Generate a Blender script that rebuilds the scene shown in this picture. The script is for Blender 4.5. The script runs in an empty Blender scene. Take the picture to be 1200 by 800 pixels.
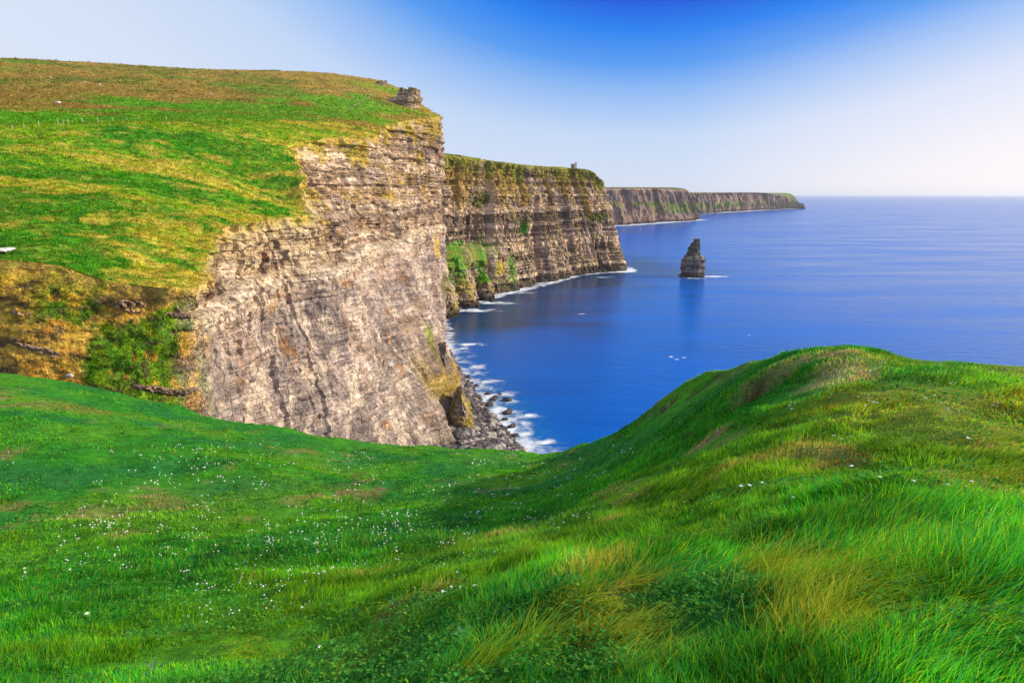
import bpy, math, random
import numpy as np
rng = np.random.default_rng(7)
random.seed(7)
S = bpy.context.scene
COL = S.collection
CZ = 150.0                       # eye height above the sea
TILT = math.atan(172/800)
cT, sT = math.cos(TILT), math.sin(TILT)

# ------------------------------------------------------------------ helpers
def at(px, py, Y):
    """world point at forward distance Y for a place seen at px,py in the photo"""
    dx, dy = (px-600)/800, (400-py)/800
    d = np.array([dx, cT+dy*sT, -sT+dy*cT])
    return d*(Y/d[1]) + np.array([0, 0, CZ])
def sea_at(px, py):
    dx, dy = (px-600)/800, (400-py)/800
    d = np.array([dx, cT+dy*sT, -sT+dy*cT])
    return d*(-CZ/d[2]) + np.array([0, 0, CZ])

def hsh(ix, iy, iz, seed):
    h = (ix.astype(np.int64)*374761393 + iy.astype(np.int64)*668265263 + iz.astype(np.int64)*2147483647 + seed*974634777)
    h = (h ^ (h >> 13))*1274126177
    h = h ^ (h >> 16)
    h = (h*1103515245 + 12345)
    h = h ^ (h >> 15)
    return (h & 0xFFFFF)/float(0xFFFFF)
def vnoise(x, y, z, seed=0):
    x, y, z = np.broadcast_arrays(np.asarray(x, float), np.asarray(y, float), np.asarray(z, float))
    ix, iy, iz = np.floor(x), np.floor(y), np.floor(z)
    fx, fy, fz = x-ix, y-iy, z-iz
    u = fx*fx*fx*(fx*(fx*6-15)+10); v = fy*fy*fy*(fy*(fy*6-15)+10); w = fz*fz*fz*(fz*(fz*6-15)+10)
    r = 0
    for a in (0, 1):
        for b in (0, 1):
            for c in (0, 1):
                r = r + hsh(ix+a, iy+b, iz+c, seed)*(u if a else 1-u)*(v if b else 1-v)*(w if c else 1-w)
    return r*2-1
def fbm(x, y, z, seed=0, octs=4, gain=.5, lac=2.03):
    r, a, f, n = 0, 1, 1, 0
    for o in range(octs):
        r = r + a*vnoise(x*f+o*17.3, y*f-o*9.1, z*f+o*4.7, seed+o*13); n += a
        a *= gain; f *= lac
    return r/n*1.5
def ridged(x, y, z, seed=0, octs=4):
    r, a, f, n = 0, 1, 1, 0
    for o in range(octs):
        r = r + a*(1-2*np.abs(vnoise(x*f+o*7.3, y*f+o*3.1, z*f, seed+o*7))); n += a
        a *= .5; f *= 2.1
    return r/n
def sm(a, b, x):
    t = np.clip((x-a)/(b-a), 0, 1); return t*t*(3-2*t)
def lerp(a, b, t):
    t = np.asarray(t)[..., None] if np.ndim(a) >= 1 and np.shape(a)[-1:] == (3,) else t
    return a*(1-t)+b*t
def mixc(c, target, t):
    return c*(1-t[..., None]) + np.asarray(target, float)*t[..., None]
def pchip(xk, yk, x):
    xk = np.asarray(xk, float); yk = np.asarray(yk, float); x = np.asarray(x, float)
    shp = yk.shape[1:]; yk = yk.reshape(len(xk), -1)
    h = np.diff(xk)[:, None]; dl = np.diff(yk, axis=0)/h
    m = np.zeros_like(yk); m[0] = dl[0]; m[-1] = dl[-1]
    a, b = dl[:-1], dl[1:]
    w = np.where(a*b > 0, 2*a*b/np.where(np.abs(a+b) < 1e-12, 1, a+b), 0)
    m[1:-1] = w
    i = np.clip(np.searchsorted(xk, x)-1, 0, len(xk)-2)
    t = ((x-xk[i])/(xk[i+1]-xk[i]))[:, None]; hh = h[i]
    r = ((2*t**3-3*t**2+1)*yk[i] + (t**3-2*t**2+t)*hh*m[i] + (-2*t**3+3*t**2)*yk[i+1] + (t**3-t**2)*hh*m[i+1])
    return r.reshape((len(x),)+shp)
class TPS:
    def __init__(s, pts, val, lam=1e-4):
        s.p = np.asarray(pts, float); n = len(s.p); v = np.asarray(val, float)
        s.sc = s.p.std(axis=0).max(); p = s.p/s.sc; s.q = p
        K = s.k(p, p)+lam*np.eye(n); P = np.c_[np.ones(n), p]
        A = np.zeros((n+3, n+3)); A[:n, :n] = K; A[:n, n:] = P; A[n:, :n] = P.T
        s.w = np.linalg.solve(A, np.r_[v, 0, 0, 0])
    def k(s, a, b):
        d2 = ((a[:, None]-b[None])**2).sum(-1)
        return .5*d2*np.log(d2+1e-12)
    def __call__(s, X, Y):
        sh = np.shape(X); a = np.c_[np.ravel(X), np.ravel(Y)]/s.sc
        out = np.empty(len(a))
        for i in range(0, len(a), 40000):
            b = a[i:i+40000]; out[i:i+40000] = s.k(b, s.q)@s.w[:-3] + s.w[-3] + b@s.w[-2:]
        return out.reshape(sh)

def tag(o, label=None, cat=None, group=None, kind=None):
    if label: o['label'] = label
    if cat: o['category'] = cat
    if group: o['group'] = group
    if kind: o['kind'] = kind
    return o
def link(o, parent=None):
    COL.objects.link(o)
    if parent is not None: o.parent = parent
    return o
def mesh_np(name, verts, quads=None, tris=None, col=None, attrs=None, mat=None, smooth=True, parent=None):
    me = bpy.data.meshes.new(name)
    verts = np.asarray(verts, np.float32).reshape(-1, 3)
    loops, starts = [], []
    n0 = 0
    for f, k in ((quads, 4), (tris, 3)):
        if f is None or len(f) == 0: continue
        f = np.asarray(f, np.int32).reshape(-1, k)
        loops.append(f.ravel()); starts.append(np.arange(len(f), dtype=np.int32)*k+n0); n0 += f.size
    loops = np.concatenate(loops); starts = np.concatenate(starts)
    me.vertices.add(len(verts)); me.vertices.foreach_set('co', verts.ravel())
    me.loops.add(len(loops)); me.loops.foreach_set('vertex_index', loops)
    me.polygons.add(len(starts)); me.polygons.foreach_set('loop_start', starts)
    me.update(calc_edges=True)
    me.polygons.foreach_set('use_smooth', np.full(len(starts), smooth, bool))
    if col is not None:
        a = me.color_attributes.new('Col', 'FLOAT_COLOR', 'POINT')
        c = np.ones((len(verts), 4), np.float32); c[:, :3] = np.clip(np.asarray(col).reshape(-1, 3), 0, 1)
        a.data.foreach_set('color', c.ravel())
    for k, v in (attrs or {}).items():
        a = me.attributes.new(k, 'FLOAT', 'POINT'); a.data.foreach_set('value', np.asarray(v, np.float32).ravel())
    if mat: me.materials.append(mat)
    return link(bpy.data.objects.new(name, me), parent)
def grid_faces(nr, nc):
    i = np.arange(nr-1)[:, None]*nc + np.arange(nc-1)[None]
    return np.stack([i, i+1, i+nc+1, i+nc], -1).reshape(-1, 4)

# ------------------------------------------------------------------ materials
def nodes(name):
    m = bpy.data.materials.new(name); m.use_nodes = True
    nt = m.node_tree; b = nt.nodes['Principled BSDF']
    return m, nt, b
def N(nt, t, **kw):
    n = nt.nodes.new(t)
    for k, v in kw.items():
        if k in n.inputs: n.inputs[k].default_value = v
        else: setattr(n, k, v)
    return n
def terrain_mat(name, s1, s2, lo, hi, bump, bdist, rough=.95, stretch=(1, 1, 1), warm=None):
    """vertex colour broken up by two noises, with bump"""
    m, nt, b = nodes(name); L = nt.links.new
    a = N(nt, 'ShaderNodeAttribute', attribute_name='Col')
    tc = N(nt, 'ShaderNodeNewGeometry')
    mp = N(nt, 'ShaderNodeMapping'); mp.inputs['Scale'].default_value = stretch
    L(tc.outputs['Position'], mp.inputs['Vector'])
    n1 = N(nt, 'ShaderNodeTexNoise', Scale=s1, Detail=6.0, Roughness=.65); L(mp.outputs[0], n1.inputs['Vector'])
    n2 = N(nt, 'ShaderNodeTexNoise', Scale=s2, Detail=4.0, Roughness=.6); L(mp.outputs[0], n2.inputs['Vector'])
    mr = N(nt, 'ShaderNodeMapRange'); L(n1.outputs[0], mr.inputs[0])
    mr.inputs[1].default_value = .3; mr.inputs[2].default_value = .7; mr.inputs[3].default_value = lo; mr.inputs[4].default_value = hi
    mr2 = N(nt, 'ShaderNodeMapRange'); L(n2.outputs[0], mr2.inputs[0])
    mr2.inputs[1].default_value = .3; mr2.inputs[2].default_value = .7; mr2.inputs[3].default_value = .8; mr2.inputs[4].default_value = 1.25
    mu = N(nt, 'ShaderNodeMath', operation='MULTIPLY'); L(mr.outputs[0], mu.inputs[0]); L(mr2.outputs[0], mu.inputs[1])
    vm = N(nt, 'ShaderNodeVectorMath', operation='SCALE'); L(a.outputs['Color'], vm.inputs[0]); L(mu.outputs[0], vm.inputs['Scale'])
    L(vm.outputs[0], b.inputs['Base Color'])
    b.inputs['Roughness'].default_value = rough; b.inputs['Specular IOR Level'].default_value = .15
    bp = N(nt, 'ShaderNodeBump', Strength=bump, Distance=bdist); L(n1.outputs[0], bp.inputs['Height']); L(bp.outputs[0], b.inputs['Normal'])
    return m
M_head = terrain_mat('headland_rock_and_turf', .55, 2.2, .72, 1.28, .7, .5)
def crack_rock(m, vs, zs, strength):
    nt = m.node_tree; L = nt.links.new; b = nt.nodes['Principled BSDF']
    rk = N(nt, 'ShaderNodeAttribute', attribute_name='rock'); geo = N(nt, 'ShaderNodeNewGeometry')
    wn = N(nt, 'ShaderNodeTexNoise', Scale=vs*1.5, Detail=3.0); L(geo.outputs['Position'], wn.inputs['Vector'])
    wo = N(nt, 'ShaderNodeVectorMath', operation='SCALE'); L(wn.outputs['Color'], wo.inputs[0]); wo.inputs['Scale'].default_value = 2.2/vs*.35
    wa = N(nt, 'ShaderNodeVectorMath', operation='ADD'); L(geo.outputs['Position'], wa.inputs[0]); L(wo.outputs[0], wa.inputs[1])
    mp = N(nt, 'ShaderNodeMapping'); mp.inputs['Scale'].default_value = (1, 1, .75); L(wa.outputs[0], mp.inputs['Vector'])
    vo = N(nt, 'ShaderNodeTexVoronoi', feature='DISTANCE_TO_EDGE', Scale=vs); L(mp.outputs[0], vo.inputs['Vector'])
    c1 = N(nt, 'ShaderNodeMapRange'); L(vo.outputs['Distance'], c1.inputs[0]); c1.inputs[1].default_value = 0; c1.inputs[2].default_value = .07; c1.inputs[3].default_value = 1-strength; c1.inputs[4].default_value = 1
    mz = N(nt, 'ShaderNodeMapping'); mz.inputs['Scale'].default_value = (.035, .035, zs); L(geo.outputs['Position'], mz.inputs['Vector'])
    bn = N(nt, 'ShaderNodeTexNoise', Scale=1.0, Detail=5.0, Roughness=.7); L(mz.outputs[0], bn.inputs['Vector'])
    c2 = N(nt, 'ShaderNodeMapRange'); L(bn.outputs[0], c2.inputs[0]); c2.inputs[1].default_value = .38; c2.inputs[2].default_value = .60; c2.inputs[3].default_value = .76; c2.inputs[4].default_value = 1.42
    mu = N(nt, 'ShaderNodeMath', operation='MULTIPLY'); L(c1.outputs[0], mu.inputs[0]); L(c2.outputs[0], mu.inputs[1])
    mx = N(nt, 'ShaderNodeMix', data_type='FLOAT'); L(rk.outputs['Fac'], mx.inputs[0]); mx.inputs[2].default_value = 1.0; L(mu.outputs[0], mx.inputs[3])
    src = b.inputs['Base Color'].links[0].from_socket
    sc = N(nt, 'ShaderNodeVectorMath', operation='SCALE'); L(src, sc.inputs[0]); L(mx.outputs[0], sc.inputs['Scale']); L(sc.outputs[0], b.inputs['Base Color'])
    bp0 = b.inputs['Normal'].links[0].from_socket
    bp = N(nt, 'ShaderNodeBump', Strength=.9, Distance=.9); L(mx.outputs[0], bp.inputs['Height']); L(bp0, bp.inputs['Normal']); L(bp.outputs[0], b.inputs['Normal'])
crack_rock(M_head, .24, .55, .36)
M_mid = terrain_mat('far_cliff_rock', .22, .9, .5, 1.5, .8, 1.6, stretch=(1, 1, .6))
M_far = terrain_mat('distant_cliff_rock', .04, .14, .6, 1.4, .8, 8.0, stretch=(1, 1, .3))
M_ground = terrain_mat('turf', 3.0, 14.0, .5, 1.4, .7, .06)
M_boulder = terrain_mat('boulder_rock', 1.2, 6.0, .6, 1.35, .6, .2)

def grass_mat():
    m, nt, b = nodes('grass_blades'); L = nt.links.new
    a = N(nt, 'ShaderNodeAttribute', attribute_name='Col')
    L(a.outputs['Color'], b.inputs['Base Color']); b.inputs['Roughness'].default_value = .7; b.inputs['Specular IOR Level'].default_value = .06
    tr = N(nt, 'ShaderNodeBsdfTranslucent'); L(a.outputs['Color'], tr.inputs['Color'])
    mx = N(nt, 'ShaderNodeMixShader'); mx.inputs[0].default_value = .42
    L(b.outputs[0], mx.inputs[1]); L(tr.outputs[0], mx.inputs[2])
    L(mx.outputs[0], nt.nodes['Material Output'].inputs['Surface'])
    return m
M_grass = grass_mat()
def plain(name, c, r=.8):
    m, nt, b = nodes(name); L = nt.links.new
    n1 = N(nt, 'ShaderNodeTexNoise', Scale=6.0, Detail=4.0)
    cr = N(nt, 'ShaderNodeValToRGB'); L(n1.outputs[0], cr.inputs[0])
    cr.color_ramp.elements[0].position = .3; cr.color_ramp.elements[1].position = .7
    cr.color_ramp.elements[0].color = (*[v*.75 for v in c], 1); cr.color_ramp.elements[1].color = (*[min(1, v*1.15) for v in c], 1)
    L(cr.outputs[0], b.inputs['Base Color']); b.inputs['Roughness'].default_value = r
    b.inputs['Specular IOR Level'].default_value = .2
    return m
M_petal = plain('white_petals', (.8, .8, .74)); M_stem = plain('green_stem', (.07, .16, .03)); M_eye = plain('flower_centre', (.6, .5, .15))
M_wood = plain('pale_weathered_post', (.6, .55, .42)); M_tower = plain('tower_stone', (.30, .25, .23))
M_wall = plain('dry_stone', (.24, .23, .12)); M_leaf = plain('grey_green_leaf', (.07, .17, .08), .7)
M_dry = plain('dry_stalk', (.45, .34, .15))

# ------------------------------------------------------------------ world, sun, camera
SUN_AZ, SUN_EL = math.radians(83), math.radians(23)      # azimuth to the right of the view direction
w = bpy.data.worlds.new('World'); S.world = w; w.use_nodes = True
nt = w.node_tree; L = nt.links.new; bg = nt.nodes['Background']; bg.inputs['Strength'].default_value = .12
sky = N(nt, 'ShaderNodeTexSky', sky_type='NISHITA'); sky.sun_disc = False
sky.sun_elevation = SUN_EL; sky.sun_rotation = SUN_AZ; sky.altitude = 100; sky.air_density = 1.0; sky.dust_density = .6; sky.ozone_density = 2.0
tc = N(nt, 'ShaderNodeTexCoord'); sp = N(nt, 'ShaderNodeSeparateXYZ'); L(tc.outputs['Generated'], sp.inputs[0])
# a pale evening sky with one deep blue region above the sea, warm towards the low sun, over the Nishita sky
EXPO = .6
def mth(op, a, b=None, c=None, clamp=False):
    n = N(nt, 'ShaderNodeMath', operation=op, use_clamp=clamp)
    for k, v in enumerate((a, b, c)):
        if v is None: continue
        if isinstance(v, (int, float)): n.inputs[k].default_value = v
        else: L(v, n.inputs[k])
    return n.outputs[0]
A_ = mth('DIVIDE', mth('SUBTRACT', sp.outputs['X'], .20), .42)
zz_ = mth('SUBTRACT', .37, sp.outputs['Z'])
B_ = mth('DIVIDE', mth('MAXIMUM', zz_, mth('MULTIPLY', zz_, -.6)), .2)
tt_ = mth('SQRT', mth('ADD', mth('MULTIPLY', A_, A_), mth('MULTIPLY', B_, B_)))
tn = mth('DIVIDE', tt_, 2.5)
r1 = N(nt, 'ShaderNodeValToRGB'); L(tn, r1.inputs[0])
lin = lambda c: tuple(((v/255+.055)/1.055)**2.4 for v in c)
e = r1.color_ramp.elements
e[0].position = .0; e[0].color = (*lin((8, 70, 205)), 1)
e[1].position = 1.0; e[1].color = (*lin((224, 235, 250)), 1)
for p, c in ((.62, (12, 84, 222)), (.80, (26, 128, 241)), (1.0, (84, 156, 243)), (1.2, (150, 190, 246)), (1.45, (197, 217, 248)), (1.85, (217, 228, 248))):
    x = e.new(p/2.5); x.color = (*lin(c), 1)
sunv = N(nt, 'ShaderNodeVectorMath', operation='DOT_PRODUCT'); L(tc.outputs['Generated'], sunv.inputs[0]); sunv.inputs[1].default_value = (math.sin(SUN_AZ), math.cos(SUN_AZ), 0.0)
wf = mth('MULTIPLY', mth('MULTIPLY', mth('SUBTRACT', sunv.outputs['Value'], .35, clamp=True), 2.6, clamp=True), mth('SUBTRACT', 1.0, mth('MULTIPLY', mth('ABSOLUTE', sp.outputs['Z']), 4.5), clamp=True))
wm = N(nt, 'ShaderNodeMix', data_type='RGBA'); L(wf, wm.inputs[0]); L(r1.outputs[0], wm.inputs[6]); wm.inputs[7].default_value = (1.12, .99, .98, 1)
sc_ = N(nt, 'ShaderNodeVectorMath', operation='SCALE'); L(wm.outputs[2], sc_.inputs[0]); sc_.inputs['Scale'].default_value = 1/(.12*2**EXPO)
fm_ = N(nt, 'ShaderNodeMix', data_type='RGBA'); fm_.inputs[0].default_value = .96; L(sky.outputs[0], fm_.inputs[6]); L(sc_.outputs[0], fm_.inputs[7])
L(fm_.outputs[2], bg.inputs['Color'])

sd = bpy.data.lights.new('sun', 'SUN'); sd.energy = 4.1; sd.angle = math.radians(1.5); sd.color = (1, .87, .68)
so = link(bpy.data.objects.new('sun', sd))
from mathutils import Vector
sv = Vector((math.sin(SUN_AZ)*math.cos(SUN_EL), math.cos(SUN_AZ)*math.cos(SUN_EL), math.sin(SUN_EL)))
so.rotation_euler = sv.to_track_quat('Z', 'Y').to_euler(); so.location = (60, 20, 240)

cd = bpy.data.cameras.new('camera'); cam = link(bpy.data.objects.new('camera', cd)); S.camera = cam
cd.sensor_width = 36; cd.lens = 24; cd.clip_start = .05; cd.clip_end = 200000
cam.location = (0, 0, CZ); cam.rotation_euler = (math.pi/2-TILT, 0, 0)
S.view_settings.view_transform = 'Standard'; S.view_settings.look = 'None'; S.view_settings.gamma = 1; S.view_settings.exposure = EXPO

# ------------------------------------------------------------------ rock and turf colours (linear base colours)
GREEN = np.array([.062, .23, .006]); LIME = np.array([.21, .31, .008]); TAN = np.array([.46, .31, .06]); GOLD = np.array([.50, .35, .035])
BROWN = np.array([.25, .145, .035]); OLIVE = np.array([.12, .12, .016]); DEEP = np.array([.015, .08, .008])
R_TAN = np.array([.41, .28, .175]); R_PINK = np.array([.38, .30, .27]); R_DARK = np.array([.095, .066, .05]); R_PALE = np.array([.56, .46, .35]); R_GREY = np.array([.29, .245, .235])
def disc(P, px, py, Y, rx, ry, nz=.35, seed=5):
    c = at(px, py, Y); d = np.sqrt(((P[..., 0]-c[0])/rx)**2+((P[..., 1]-c[1])/ry)**2)
    d = d + nz*fbm(P[..., 0]/rx*2, P[..., 1]/ry*2, 0*d, seed, 3)
    return 1-sm(.7, 1.15, d)

def smooth_curve(K, n, dens=None):
    """K: control rows; evenly spaced resampling by plan length (times density)"""
    t = np.arange(len(K)); tt = np.linspace(0, len(K)-1, 4000)
    C = pchip(t, K, tt)
    d = np.linalg.norm(np.diff(C[:, :2], axis=0), axis=1)
    if dens is not None: d = d*np.interp(tt[1:], t, dens)
    s = np.r_[0, np.cumsum(d)]; s /= s[-1]
    return np.interp(np.linspace(0, 1, n), s, tt)

def headland(name, rim, base, inland, zfun, ncol, nplat, nface, disp, colour, mat, hfun=None, dens=None, z0=-6, rimdecay=10., platamp=1., inpow=1.9):
    rim = np.array(rim, float); base = np.array(base, float); inland = np.array(inland, float)
    t = np.arange(len(rim)); tt = smooth_curve(rim, ncol, dens)
    R = pchip(t, rim, tt); B = pchip(t, base, tt); I = pchip(t, inland, tt)
    # plateau rows, far inland first
    v = np.linspace(1, 0, nplat)[:-1]; v = v**inpow
    xy = R[None, :, :2] + (I-R[:, :2])[None]*v[:, None, None]
    z = zfun(xy[..., 0], xy[..., 1])
    dist = np.linalg.norm(xy-R[None, :, :2], axis=-1)
    corr = R[:, 2]-zfun(R[:, 0], R[:, 1])
    z = z + corr[None]*np.exp(-dist/35.)
    z += platamp*(fbm(xy[..., 0]/14, xy[..., 1]/14, 0, 31, 5, .55)*1.0)*np.clip(dist/6, .25, 1)
    PL = np.dstack([xy, z])
    tf = np.linspace(0, 1, nface)
    T = tf[:, None]*np.ones((1, ncol))
    H = T if hfun is None else hfun(T, tt[None]*np.ones((nface, 1)))
    FX = R[None, :, :2] + (B-R[:, :2])[None]*H[..., None]
    FZ = R[None, :, 2] + (z0-R[:, 2])[None]*T
    FA = np.dstack([FX, FZ])
    P = np.concatenate([PL, FA], 0)
    isf = np.concatenate([np.zeros(PL.shape[:2]), np.ones(FA.shape[:2])], 0)
    Td = np.concatenate([-dist, T], 0)
    # horizontal outward direction from the coast line
    C = (R[:, :2]+B)/2; kk = max(3, ncol//40)
    Cs = np.stack([np.convolve(np.pad(C[:, i], kk, mode='edge'), np.ones(2*kk+1)/(2*kk+1), 'valid') for i in (0, 1)], -1)
    tg = np.gradient(Cs, axis=0); tg /= np.linalg.norm(tg, axis=1)[:, None]+1e-9
    out = np.stack([tg[:, 1], -tg[:, 0]], -1)
    if np.sum((B-R[:, :2])*out) < 0: out = -out
    S_ = np.r_[0, np.cumsum(np.linalg.norm(np.diff(Cs, axis=0), axis=1))]
    SS = S_[None]*np.ones((len(P), 1)); TT = tt[None]*np.ones((len(P), 1))
    D = disp(P, SS, Td, isf, TT)
    w = np.where(isf > 0, 1, np.exp(Td/rimdecay))
    # the hollows and ribs also carry the edge of the turf with them
    P[..., 0] += out[None, :, 0]*D*w; P[..., 1] += out[None, :, 1]*D*w
    gu = np.gradient(P, axis=1); gv = np.gradient(P, axis=0)
    nn = np.cross(gu, gv); nn /= np.linalg.norm(nn, axis=-1)[..., None]+1e-9
    nz = np.abs(nn[..., 2])
    c = colour(P, SS, Td, isf, nz, TT)
    nr, nc = P.shape[:2]
    o = mesh_np(name, P.reshape(-1, 3), grid_faces(nr, nc), col=c.reshape(-1, 3), attrs={'rock': isf*sm(-.01, .05, Td)*sm(5.6, 6.6, TT)}, mat=mat, smooth=True)
    # crisp facets on the rock only
    me = o.data; fl = np.ones(len(me.polygons), bool); fl[(nplat-2)*(nc-1):] = False
    me.polygons.foreach_set('use_smooth', fl)
    return o, P, R, B, c, isf, TT

def blocks(s, z, bs, bz, seed, wrp=.35):
    """blocky bedding: one random offset per bed and per joint block"""
    row = np.floor((z+1.3*bz*vnoise(0*s, z/(3.1*bz), 0, seed+9))/bz + wrp*fbm(s/28, z/20, 0, seed+3, 3))
    sh = hsh(row, row*0, row*0, seed)*7
    c = np.floor(s/bs*(.6+.8*hsh(row, row*0+1, row*0, seed))+sh)
    return hsh(row, row*0+2, row*0, seed)*2-1, hsh(c, row, row*0, seed+1)*2-1, row

# ------------------------------------------------------------------ main headland
hf = [(-500, 300, 150), (-200, 300, 165), (0, 297, 172), (100, 300, 175), (200, 300, 185), (-300, 228, 235), (0, 228, 235), (100, 232, 235), (200, 226, 265), (300, 218, 300),
      (-300, 160, 330), (0, 152, 335), (100, 150, 345), (200, 150, 370), (300, 150, 400), (360, 152, 430), (430, 150, 500),
      (-300, 140, 430), (0, 146, 400), (0, 138, 440), (100, 144, 420), (100, 138, 460), (200, 140, 460), (300, 138, 500), (400, 137, 540), (460, 137, 600), (500, 137, 680),
      (0, 105, 600), (100, 108, 600), (200, 112, 620), (300, 114, 640), (400, 117, 660), (440, 115, 700),
      (-300, 72, 720), (0, 71, 720), (100, 78, 730), (200, 85, 740), (300, 86, 760), (380, 88, 790), (440, 94, 830), (475, 110, 800)]
pts = np.array([at(*h) for h in hf])
far = [(-900, 1400, 300), (-500, 1400, 300), (-250, 1400, 240), (-900, 900, 320), (-450, 950, 300), (-250, 1050, 270), (-900, 300, 190), (-900, 150, 150), (-120, 1300, 200)]
pts = np.vstack([pts, far])
HF = TPS(pts[:, :2], pts[:, 2], 3e-4)
rimpx = [(-700, 330, 150), (-300, 315, 155), (-50, 304, 160), (60, 310, 163), (130, 330, 166), (200, 338, 170), (226, 336, 178), (243, 300, 203), (262, 266, 232), (305, 258, 262),
         (348, 252, 290), (354, 212, 315), (349, 176, 370), (380, 162, 425), (440, 161, 480), (454, 147, 550), (490, 139, 630), (516, 137, 690), (506, 134, 730), (484, 131, 770),
         (482, 112, 800), (452, 104, 840), (446, 94, 870), (400, 104, 1000), (350, 112, 1100)]
rim = np.array([at(*r) for r in rimpx])
base = [(-260, 92), (-190, 96), (-140, 100), (-118, 104), (-104, 112), (-95, 128), (-86, 158), (-78, 188), (-70, 218), (-62, 250),
        (-55, 285), (-48, 322), (-38, 362), (-35, 400), (-49, 470), (-66, 560), (-76, 650), (-78, 725), (-84, 775), (-88, 800),
        (-92, 825), (-96, 850), (-98, 880), (-100, 940), (-100, 1000)]
inland = [(-900, 120), (-900, 150), (-900, 180), (-900, 230), (-900, 290), (-900, 360), (-900, 440), (-900, 520), (-900, 600), (-900, 700),
          (-900, 800), (-900, 900), (-900, 1000), (-850, 1100), (-800, 1200), (-700, 1250), (-600, 1300), (-480, 1320), (-400, 1330), (-360, 1335),
          (-320, 1340), (-280, 1345), (-240, 1350), (-200, 1360), (-160, 1370)]
def disp_main(P, s, T, isf, tt):
    x, y, z = P[..., 0], P[..., 1], P[..., 2]
    veg = 1-sm(5.2, 6.6, tt)
    big = fbm(s/60, z/160, 0, 3, 3)*6 + fbm(s/20, z/60, 0, 4, 3)*4.2
    rb = ridged((s+z*.25)/15, z/50, 0, 8, 4)*2.4
    br, bb, row = blocks(s, z, 5.5, 4.2, 21)
    br2, bb2, _ = blocks(s, z, 2.4, 1.5, 22)
    up = sm(108, 128, z+8*fbm(s/50, 0, 0, 2, 2))            # bedded upper cliff, smoother slabs below
    led = (br*1.8+bb*1.7)*(.35+.65*up) + (br2*.5+bb2*.7)*(.4+.6*up)
    fine = fbm(x/3, y/3, z/3, 40, 4)*.55
    low = (ridged((s-z*.15)/14, z/45, 0, 60, 4)*3.0 + fbm(s/12, z/14, 0, 61, 4)*1.6)*(1-up)
    zb = z+2.5*fbm(s/60, 0, 0, 62, 2)
    beds = (vnoise(0*s, zb/1.9, 0, 63)+.7*vnoise(0*s, zb/.8, 0, 64))*(.25+.75*vnoise(s/30, zb/9, 0, 65)**2*2)
    low = low+beds*(.25+.65*up)
    D = big*.8+rb*(.4+.6*up)+led+fine+low
    # benches: the cliff steps under the pale band and again higher up
    D += sm(122, 117, z)*2.5 + sm(152+4*fbm(s/40, 0, 0, 5, 2), 149, z)*1.6
    # brown buttress and crack above the boulder beach
    butt = np.exp(-((y-440)/42)**2)*sm(52, 30, z)
    D += butt*6
    j0 = np.argmin(np.abs(P[-1, :, 1]-520)); D -= np.exp(-((s-s[0, j0])/3)**2)*sm(60, 35, z)*3*(isf > 0)
    for (yy, wd_, zt, dp) in [(330, 3, 60, 3.5), (385, 3.5, 75, 4), (300, 2.5, 95, 2.5), (620, 6, 120, 5)]:
        j0 = np.argmin(np.abs(P[-1, :, 1]-yy)); D -= np.exp(-((s-s[0, j0]+.3*(z-zt))/wd_)**2)*sm(zt, zt-20, z)*dp*(isf > 0)
    Dv = fbm(s/18, z/10, 0, 70, 5)*3.6 + br*.25
    return np.where(isf > 0, D*(1-veg)+Dv*veg, (big*.8)*(1-veg)+.4*Dv)*np.where(isf > 0, sm(-.01, .03, T)*.4+.6, .6)
def turf(P):
    x, y = P[..., 0], P[..., 1]
    n1 = fbm(x/45, y/22, 0, 101, 4); n2 = fbm(x/14, y/7, 0, 102, 4); n3 = fbm(x/3.2, y/2.2, 0, 103, 4); n4 = fbm(x/70, y/40, 0, 104, 3)
    c = np.zeros(P.shape)+GREEN
    n5 = fbm(x/7, y/4, 0, 105, 4)
    c = mixc(c, LIME*.95, sm(-.4, .3, n1+.3*n3)*.85)
    c = mixc(c, OLIVE*1.5, sm(.0, .6, n4+.5*n5)*.55)
    c = mixc(c, TAN*.95, sm(.12, .6, n2*.7+.6*n5)*.65)
    c = mixc(c, TAN*.9, sm(.35, .7, n3+.3*n5)*.45)
    c = mixc(c, DEEP*1.4, sm(.25, .7, -n5+.5*n3-.2*n1)*.6)
    return c, n1, n2, n3, n4
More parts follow.
